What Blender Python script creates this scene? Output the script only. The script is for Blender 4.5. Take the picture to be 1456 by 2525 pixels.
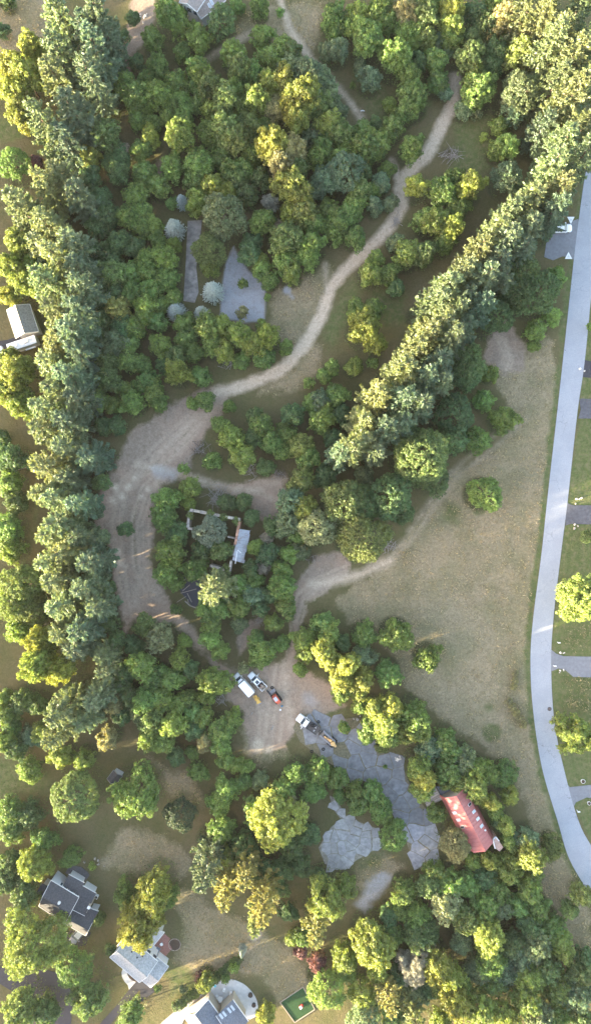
import bpy, math, random
import numpy as np
from mathutils import Vector, Matrix

# ------------------------------------------------------------------ camera, sky, sun, exposure
scene = bpy.context.scene
col = scene.collection
for o in list(bpy.data.objects):
    bpy.data.objects.remove(o, do_unlink=True)
random.seed(7)
rng = np.random.default_rng(7)
R = math.radians

CAM_H = 170.0                 # drone height in metres
PPM = 10.9                    # photo plan units per metre on the ground
CX, CY = 728.0, 1262.5        # plan point under the camera

cam = bpy.data.cameras.new('camera'); camo = bpy.data.objects.new('camera', cam)
col.objects.link(camo); camo.location = (0, 0, CAM_H); camo.rotation_euler = (0, 0, 0)
cam.sensor_fit = 'VERTICAL'; cam.angle = 2 * math.atan((2525 / PPM / 2) / CAM_H)
cam.clip_start = 1; cam.clip_end = 3000
scene.camera = camo

SUN_EL = R(7.2)
sun_az = Vector((-0.94, -0.34)).normalized()      # horizontal direction to the sun
world = bpy.data.worlds.new('World'); scene.world = world; world.use_nodes = True
wt = world.node_tree; bg = wt.nodes['Background']
sky = wt.nodes.new('ShaderNodeTexSky'); sky.sky_type = 'NISHITA'; sky.sun_disc = False
sky.sun_elevation = SUN_EL; sky.sun_rotation = math.atan2(sun_az.x, sun_az.y)
sky.air_density = 1.0; sky.dust_density = 2.0; sky.ozone_density = 1.0
tint = wt.nodes.new('ShaderNodeMix'); tint.data_type = 'RGBA'; tint.blend_type = 'MULTIPLY'; tint.inputs[0].default_value = 1.0; tint.inputs[7].default_value = (1.11, 0.99, 0.98, 1)   # camera white balance for open shade
wt.links.new(sky.outputs[0], tint.inputs[6]); wt.links.new(tint.outputs[2], bg.inputs[0]); bg.inputs[1].default_value = 0.15
sl = bpy.data.lights.new('sun', 'SUN'); sl.energy = 5.0; sl.angle = R(0.6); sl.color = (1.0, 0.84, 0.55)
so = bpy.data.objects.new('sun', sl); col.objects.link(so)
tosun = Vector((sun_az.x * math.cos(SUN_EL), sun_az.y * math.cos(SUN_EL), math.sin(SUN_EL)))
so.rotation_euler = tosun.to_track_quat('Z', 'Y').to_euler(); so.location = (-60, 0, 90)
scene.render.engine = 'CYCLES'
scene.view_settings.view_transform = 'Standard'; scene.view_settings.look = 'None'
scene.view_settings.gamma = 1.0; scene.view_settings.use_curve_mapping = False
scene.view_settings.exposure = 3.42

# ------------------------------------------------------------------ helpers
def P(x, y, z=0.0):
    """plan point of the survey (photo units) -> world point at height z"""
    k = (CAM_H - z) / CAM_H / PPM
    return Vector(((x - CX) * k, -(y - CY) * k, z))
def crop(ox, oy, s):
    """converter for points measured in an enlarged view"""
    return lambda x, y: ((ox + x / s) / 1.37569, (oy + y / s) / 1.37545)

def tag(o, label=None, cat=None, group=None, kind=None):
    if label: o['label'] = label
    if cat: o['category'] = cat
    if group: o['group'] = group
    if kind: o['kind'] = kind
    return o
ORG = {}
def empty(name, loc, rz=0.0):
    o = bpy.data.objects.new(name, None); col.objects.link(o)
    o.location = loc; o.rotation_euler = (0, 0, rz); o.empty_display_size = 0.3
    ORG[o.name] = Vector(loc); return o

class MB:
    def __init__(s): s.v = []; s.f = []
    def add(s, vs, fs):
        b = len(s.v); s.v += [tuple(p) for p in vs]; s.f += [tuple(i + b for i in f) for f in fs]; return s
    def box(s, c, d, rz=0.0, taper=1.0, ry=0.0):
        hx, hy, hz = d[0] / 2, d[1] / 2, d[2] / 2; vs = []
        for z in (-hz, hz):
            t = taper if z > 0 else 1
            for x, y in ((-hx, -hy), (hx, -hy), (hx, hy), (-hx, hy)):
                p = Vector((x * t, y * t, z))
                if ry: p = Matrix.Rotation(ry, 3, 'Y') @ p
                if rz: p = Matrix.Rotation(rz, 3, 'Z') @ p
                vs.append(p + Vector(c))
        return s.add(vs, [(3, 2, 1, 0), (4, 5, 6, 7), (0, 1, 5, 4), (1, 2, 6, 5), (2, 3, 7, 6), (3, 0, 4, 7)])
    def prism(s, poly, z0, z1, inset=0.0):
        n = len(poly); vs = [(p[0], p[1], z0) for p in poly]
        if inset:
            cx = sum(p[0] for p in poly) / n; cy = sum(p[1] for p in poly) / n
            top = []
            for p in poly:
                d = math.hypot(p[0] - cx, p[1] - cy) or 1
                k = max(0, 1 - inset / d); top.append((cx + (p[0] - cx) * k, cy + (p[1] - cy) * k, z1))
            vs += top
        else: vs += [(p[0], p[1], z1) for p in poly]
        fs = [tuple(range(n, 2 * n)), tuple(reversed(range(n)))]
        fs += [(i, (i + 1) % n, n + (i + 1) % n, n + i) for i in range(n)]
        return s.add(vs, fs)
    def sheet(s, poly, z=0.0):
        return s.add([(p[0], p[1], z) for p in poly], [tuple(range(len(poly)))])
    def cyl(s, c, r, h, n=12, axis='Z', r2=None):
        r2 = r if r2 is None else r2; vs = []
        for k, rr in ((-h / 2, r), (h / 2, r2)):
            for i in range(n):
                a = 2 * math.pi * i / n; p = (rr * math.cos(a), rr * math.sin(a), k)
                if axis == 'Y': p = (p[0], p[2], p[1])
                if axis == 'X': p = (p[2], p[0], p[1])
                vs.append((p[0] + c[0], p[1] + c[1], p[2] + c[2]))
        fs = [tuple(range(n, 2 * n)), tuple(reversed(range(n)))]
        fs += [(i, (i + 1) % n, n + (i + 1) % n, n + i) for i in range(n)]
        return s.add(vs, fs)
    def tube(s, pts, rs, n=6):
        pts = [Vector(p) for p in pts]; b = len(s.v); m = len(pts)
        for i, p in enumerate(pts):
            d = (pts[min(i + 1, m - 1)] - pts[max(i - 1, 0)]).normalized()
            a = d.orthogonal().normalized(); c = d.cross(a)
            for k in range(n):
                t = 2 * math.pi * k / n
                s.v.append(tuple(p + (a * math.cos(t) + c * math.sin(t)) * rs[i]))
        for i in range(m - 1):
            for k in range(n):
                s.f.append((b + i * n + k, b + i * n + (k + 1) % n, b + (i + 1) * n + (k + 1) % n, b + (i + 1) * n + k))
        s.f.append(tuple(b + (m - 1) * n + k for k in range(n)))
        return s
    def mesh(s, name, mat, off=(0, 0, 0), smooth=False):
        me = bpy.data.meshes.new(name)
        me.from_pydata([(p[0] - off[0], p[1] - off[1], p[2] - off[2]) for p in s.v], [], s.f)
        if mat: me.materials.append(mat)
        me.update()
        if smooth: me.polygons.foreach_set('use_smooth', [True] * len(me.polygons))
        return me
    def build(s, name, mat, parent=None, local=False, bevel=0.0, smooth=False):
        off = (0, 0, 0) if (local or parent is None) else ORG.get(parent.name, (0, 0, 0))
        o = bpy.data.objects.new(name, s.mesh(name, mat, off, smooth)); col.objects.link(o)
        if parent: o.parent = parent
        ORG[o.name] = Vector(off)
        if bevel:
            m = o.modifiers.new('bevel', 'BEVEL'); m.width = bevel; m.segments = 2; m.limit_method = 'ANGLE'
        return o

# ------------------------------------------------------------------ materials
def nmat(name, rough=0.8, spec=0.3):
    m = bpy.data.materials.new(name); m.use_nodes = True
    b = m.node_tree.nodes['Principled BSDF']; b.inputs['Roughness'].default_value = rough
    b.inputs['Specular IOR Level'].default_value = spec
    return m, m.node_tree, b
def N(t, ty, **kw):
    n = t.nodes.new(ty)
    for k, v in kw.items():
        if k in n.inputs.keys(): n.inputs[k].default_value = v
        else: setattr(n, k, v)
    return n
def mixc(t, fac, a, b, mode='MIX'):
    n = t.nodes.new('ShaderNodeMix'); n.data_type = 'RGBA'; n.blend_type = mode
    for i, v in ((0, fac), (6, a), (7, b)):
        if hasattr(v, 'links'): t.links.new(v, n.inputs[i])
        elif i == 0: n.inputs[0].default_value = v
        else: n.inputs[i].default_value = (v[0], v[1], v[2], 1)
    return n.outputs[2]
def noise(t, scale, detail=4, rough=0.6, co=None, dist=0.0):
    n = N(t, 'ShaderNodeTexNoise', Scale=scale, Detail=detail, Roughness=rough, Distortion=dist)
    if co: t.links.new(co, n.inputs['Vector'])
    return n.outputs['Fac']
def ramp(t, src, lo, hi, a=0.0, b=1.0):
    n = N(t, 'ShaderNodeMapRange'); n.clamp = True
    t.links.new(src, n.inputs[0])
    for i, v in zip((1, 2, 3, 4), (lo, hi, a, b)): n.inputs[i].default_value = v
    return n.outputs[0]
def bump(t, b, src, strength=0.3, dist=0.05):
    n = N(t, 'ShaderNodeBump', Strength=strength, Distance=dist)
    t.links.new(src, n.inputs['Height']); t.links.new(n.outputs[0], b.inputs['Normal'])
def simple(name, c, rough=0.7, spec=0.3, var=0.15, scale=6.0, metal=0.0, bmp=0.0, objcol=False):
    m, t, b = nmat(name, rough, spec); b.inputs['Metallic'].default_value = metal
    co = N(t, 'ShaderNodeTexCoord').outputs['Object']
    f = noise(t, scale, 5, 0.65, co)
    d = tuple(v * (1 - var) for v in c); e = tuple(min(1, v * (1 + var)) for v in c)
    out = mixc(t, ramp(t, f, 0.3, 0.7), d, e)
    f2 = noise(t, scale * 0.17, 3, 0.6, co)
    out = mixc(t, ramp(t, f2, 0.35, 0.7, 0, var * 1.2), out, tuple(v * 0.6 for v in c))
    if objcol:
        oi = N(t, 'ShaderNodeObjectInfo'); out = mixc(t, 1.0, out, oi.outputs['Color'], 'MULTIPLY')
    t.links.new(out, b.inputs['Base Color'])
    if bmp: bump(t, b, f, bmp, 0.03)
    return m
M = {}
M['white_paint'] = simple('white_paint', (0.78, 0.79, 0.80), 0.25, 0.5, 0.03)
M['white_trim'] = simple('white_trim', (0.72, 0.72, 0.71), 0.6, 0.3, 0.08)
M['siding'] = simple('siding', (0.55, 0.56, 0.56), 0.7, 0.3, 0.1)
M['tan_siding'] = simple('tan_siding', (0.42, 0.37, 0.30), 0.8, 0.3, 0.12)
M['glass'] = simple('window_glass', (0.05, 0.07, 0.09), 0.08, 0.6, 0.1)
M['skyglass'] = simple('skylight_glass', (0.42, 0.47, 0.52), 0.12, 0.6, 0.08)
M['black'] = simple('black_rubber', (0.022, 0.022, 0.024), 0.75, 0.3, 0.25)
M['black_metal'] = simple('black_metal', (0.035, 0.035, 0.038), 0.5, 0.4, 0.3)
M['steel'] = simple('dull_steel', (0.30, 0.30, 0.31), 0.45, 0.5, 0.25, 8, 0.4)
M['yellow_paint'] = simple('yellow_paint', (0.66, 0.40, 0.09), 0.45, 0.4, 0.14)
M['orange_paint'] = simple('orange_paint', (0.62, 0.13, 0.065), 0.4, 0.4, 0.15)
M['amber_paint'] = simple('amber_paint', (0.66, 0.42, 0.17), 0.5, 0.4, 0.14)
M['wood'] = simple('weathered_wood', (0.27, 0.24, 0.21), 0.9, 0.1, 0.3, 5, 0, 0.3, True)
M['new_wood'] = simple('pale_wood', (0.34, 0.29, 0.23), 0.85, 0.1, 0.2, 5, 0, 0.2)
M['bark'] = simple('bark', (0.12, 0.095, 0.075), 0.95, 0.1, 0.35, 4, 0, 0.5)
M['dead_bark'] = simple('dead_bark', (0.32, 0.29, 0.26), 0.95, 0.1, 0.3, 3)
M['stone'] = simple('ruin_stone', (0.36, 0.33, 0.29), 0.95, 0.1, 0.35, 3, 0, 0.6, True)
M['brick_red'] = simple('ruin_brick', (0.36, 0.21, 0.15), 0.95, 0.1, 0.35, 3, 0, 0.5, True)
M['concrete'] = simple('patio_concrete', (0.50, 0.49, 0.47), 0.9, 0.2, 0.14, 1.2)
M['pavement'] = simple('broken_pavement', (0.222, 0.222, 0.224), 0.9, 0.2, 0.34, 0.9, 0, 0.3, True)
M['asphalt_dark'] = simple('dark_asphalt', (0.052, 0.050, 0.056), 0.85, 0.3, 0.15, 2)
M['drive_grey'] = simple('drive_grey', (0.19, 0.195, 0.21), 0.9, 0.2, 0.15, 1.5)
M['drive_worn'] = simple('drive_worn', (0.105, 0.105, 0.115), 0.9, 0.2, 0.25, 1.5)
M['gravel_drive'] = simple('gravel_drive', (0.33, 0.325, 0.32), 0.95, 0.1, 0.2, 5, 0, 0.4)
M['tarp'] = simple('black_membrane', (0.022, 0.023, 0.032), 0.5, 0.4, 0.25, 1.5)
M['red_brick'] = simple('patio_brick', (0.30, 0.15, 0.125), 0.9, 0.2, 0.22, 4)
M['mulch'] = simple('mulch', (0.085, 0.06, 0.045), 0.95, 0.1, 0.35, 6, 0, 0.6)
M['turf'] = simple('turf_green', (0.035, 0.075, 0.032), 0.95, 0.1, 0.2, 3, 0, 0.3)
M['red_plastic'] = simple('red_plastic', (0.55, 0.06, 0.05), 0.4, 0.4, 0.1)
M['blue_plastic'] = simple('blue_plastic', (0.05, 0.22, 0.36), 0.4, 0.4, 0.1)
M['teal_plastic'] = simple('teal_plastic', (0.10, 0.50, 0.58), 0.4, 0.4, 0.1)
M['slate_paint'] = simple('slate_paint', (0.17, 0.20, 0.25), 0.3, 0.5, 0.08)
def shingle(name, c):
    m, t, b = nmat(name, 0.9, 0.2)
    co = N(t, 'ShaderNodeTexCoord').outputs['Object']
    f = noise(t, 3.2, 2, 0.7, co); g = noise(t, 0.35, 3, 0.6, co)
    mp = N(t, 'ShaderNodeMapping'); t.links.new(co, mp.inputs[0]); mp.inputs['Scale'].default_value = (1.4, 0.3, 0.5)
    h = noise(t, 1.0, 4, 0.6, mp.outputs[0])
    out = mixc(t, ramp(t, f, 0.35, 0.65), tuple(v * 0.78 for v in c), tuple(v * 1.25 for v in c))
    out = mixc(t, ramp(t, g, 0.4, 0.75, 0, 0.35), out, tuple(v * 0.6 for v in c))
    out = mixc(t, ramp(t, h, 0.5, 0.8, 0, 0.25), out, (c[0] * 1.3, c[1] * 1.25, c[2] * 1.15))
    t.links.new(out, b.inputs['Base Color']); bump(t, b, f, 0.35, 0.02)
    return m
M['roof_dark'] = shingle('roof_dark', (0.070, 0.071, 0.078))
M['roof_grey'] = shingle('roof_grey', (0.30, 0.31, 0.315))
M['roof_slate'] = shingle('roof_slate', (0.13, 0.14, 0.165))
M['roof_brown'] = shingle('roof_brown', (0.27, 0.235, 0.215))
M['roof_left'] = shingle('roof_left', (0.25, 0.245, 0.24))
def metal_roof(name, c, rust, amount, scale=0.7):
    m, t, b = nmat(name, 0.55, 0.4)
    co = N(t, 'ShaderNodeTexCoord').outputs['Object']
    g = noise(t, scale, 5, 0.65, co, 0.6); f = noise(t, 3.0, 3, 0.6, co)
    out = mixc(t, ramp(t, f, 0.3, 0.7), tuple(v * 0.88 for v in c), tuple(v * 1.1 for v in c))
    out = mixc(t, ramp(t, g, 0.52, 0.66, 0, amount), out, rust)
    t.links.new(out, b.inputs['Base Color'])
    return m
M['red_roof'] = metal_roof('red_metal_roof', (0.40, 0.135, 0.125), (0.33, 0.09, 0.07), 0.35, 0.5)
M['tin_roof'] = metal_roof('tin_roof', (0.34, 0.355, 0.385), (0.23, 0.15, 0.11), 0.75, 0.9)

def leaf_material(name, trans=0.34):
    m = bpy.data.materials.new(name); m.use_nodes = True; t = m.node_tree
    for n in list(t.nodes): t.nodes.remove(n)
    out = N(t, 'ShaderNodeOutputMaterial')
    oi = N(t, 'ShaderNodeObjectInfo'); at = N(t, 'ShaderNodeAttribute', attribute_name='leaf')
    sep = N(t, 'ShaderNodeSeparateColor'); t.links.new(at.outputs['Color'], sep.inputs[0])
    hsv = N(t, 'ShaderNodeHueSaturation')
    t.links.new(oi.outputs['Color'], hsv.inputs['Color'])
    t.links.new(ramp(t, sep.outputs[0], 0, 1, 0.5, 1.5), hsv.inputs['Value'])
    t.links.new(ramp(t, sep.outputs[1], 0, 1, 0.475, 0.515), hsv.inputs['Hue'])
    t.links.new(ramp(t, sep.outputs[2], 0, 1, 0.85, 1.08), hsv.inputs['Saturation'])
    d = N(t, 'ShaderNodeBsdfDiffuse'); tr = N(t, 'ShaderNodeBsdfTranslucent'); g = N(t, 'ShaderNodeBsdfGlossy')
    g.inputs['Roughness'].default_value = 0.55; g.inputs['Color'].default_value = (0.7, 0.75, 0.8, 1)
    t.links.new(hsv.outputs[0], d.inputs[0])
    tc = mixc(t, 1.0, hsv.outputs[0], (1.35, 1.3, 0.6), 'MULTIPLY'); t.links.new(tc, tr.inputs[0])
    m1 = N(t, 'ShaderNodeMixShader'); m1.inputs[0].default_value = trans
    t.links.new(d.outputs[0], m1.inputs[1]); t.links.new(tr.outputs[0], m1.inputs[2])
    m2 = N(t, 'ShaderNodeMixShader'); m2.inputs[0].default_value = 0.035
    t.links.new(m1.outputs[0], m2.inputs[1]); t.links.new(g.outputs[0], m2.inputs[2])
    t.links.new(m2.outputs[0], out.inputs[0])
    return m
M['leaf'] = leaf_material('leaf')
# ------------------------------------------------------------------ the trees: x y radius tone (plan units)
PINES = """143 35 42 q;210 60 46 p;250 56 40 p;268 92 32 p;223 101 44 p;238 126 42 p;140 126 40 q;227 196 45 p;140 195 42 q;175 265 56 p;115 315 44 q;154 332 42 p;147 430 44 q;119 465 38 q;195 482 40 p;38 490 40 q;
60 522 40 q;110 545 44 q;180 600 42 p;145 640 40 q;190 655 44 p;100 610 36 q;200 705 46 p;120 700 44 q;190 762 44 p;130 762 42 q;180 822 46 p;195 872 40 p;140 845 42 q;120 892 42 q;180 932 45 p;140 962 42 q;196 985 38 p;120 1012 40 q;170 1042 42 p;
115 1060 40 q;165 1102 38 p;220 1127 40 p;120 1150 42 q;100 1217 36 q;135 1225 42 q;165 1177 36 p;200 1242 34 p;125 1317 42 q;155 1290 40 q;160 1362 40 q;125 1385 36 q;140 1430 42 q;225 1382 42 p;215 1447 44 p;150 1492 42 q;240 1497 36 p;200 1322 32 p;
150 1560 44 q;205 1548 42 p;190 1595 42 p;255 1616 28 q;260 1650 28 p;160 1746 50 q;150 1801 44 q;205 1776 38 q;240 1721 36 p;
1341 35 46 q;1290 22 40 q;1426 20 44 q;1385 75 46 q;1351 122 46 q;1441 115 44 q;1400 160 46 q;1376 195 48 q;1436 215 46 q;1395 255 48 q;1441 310 44 q;1391 345 48 q;1345 300 36 p;1426 395 46 q;1341 432 42 q;1371 474 46 q;1310 492 42 q;1360 525 44 p;
1256 520 38 q;1301 560 46 p;1221 569 40 q;1240 600 40 p;1290 612 40 p;1176 619 40 q;1225 645 42 p;1141 674 40 q;1190 690 42 p;1235 690 38 p;1105 705 40 q;1150 730 42 p;1071 749 48 q;1126 765 44 q;1180 762 38 p;1085 800 40 q;1051 829 44 q;1106 835 44 p;1141 810 38 p;1022 858 38 q;1077 895 42 p;990 915 50 q;1047 932 46 p;1085 945 34 p;928 978 44 q;990 985 46 p;1032 1000 40 p;895 1035 40 q;950 1060 44 p;990 1045 38 p;865 1105 44 q;925 1110 38 p;838 1120 34 p;890 1085 38 q;
529 1450 44 q;509 2135 44 p;604 2145 38 v;559 2190 36 v;649 2215 46 v;629 2275 26 v;777 2300 32 v;957 2460 28 v;1022 2515 28 v"""
DENSE = """35 402 38 g;545 55 36 d;553 535 54 b;647 549 30 l;515 620 40 o;1250 437 36 b;1282 231 50 b;1264 272 34 b;
1281 674 48 d;1326 719 52 d;1271 724 44 d;1216 779 46 d;1151 898 46 d;1148 925 40 d;1120 1026 52 d;1113 1089 36 d;1040 1124 70 o;1005 1082 40 d;963 1222 52 d;848 1239 56 o;893 1326 62 o;900 1242 40 d;781 1302 46 t;718 1235 34 b;711 1284 34 b;988 1265 30 d;1075 1187 34 d;1195 1217 42 g;
185 1966 62 o;444 2011 40 k;444 1626 26 l;967 2066 32 l;1121 2080 38 t;807 2445 48 y;892 2445 36 y;897 2505 40 b;180 2390 46 g;60 1440 52 o;40 1485 48 y;78 1503 44 o;519 1312 40 s2;1445 1322 16 d;850 423 48 b;759 186 42 b;1040 1170 36 o"""
SPRUCE = "429 561 28 s;523 713 30 s;432 763 26 s;495 768 20 s;447 492 18 s;597 2347 12 s"
DEAD = "659 1327 15 x;649 1397 17 x;1022 2380 44 x;1047 2335 26 x;665 505 20 x;300 372 16 x;683 555 14 x"
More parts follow.
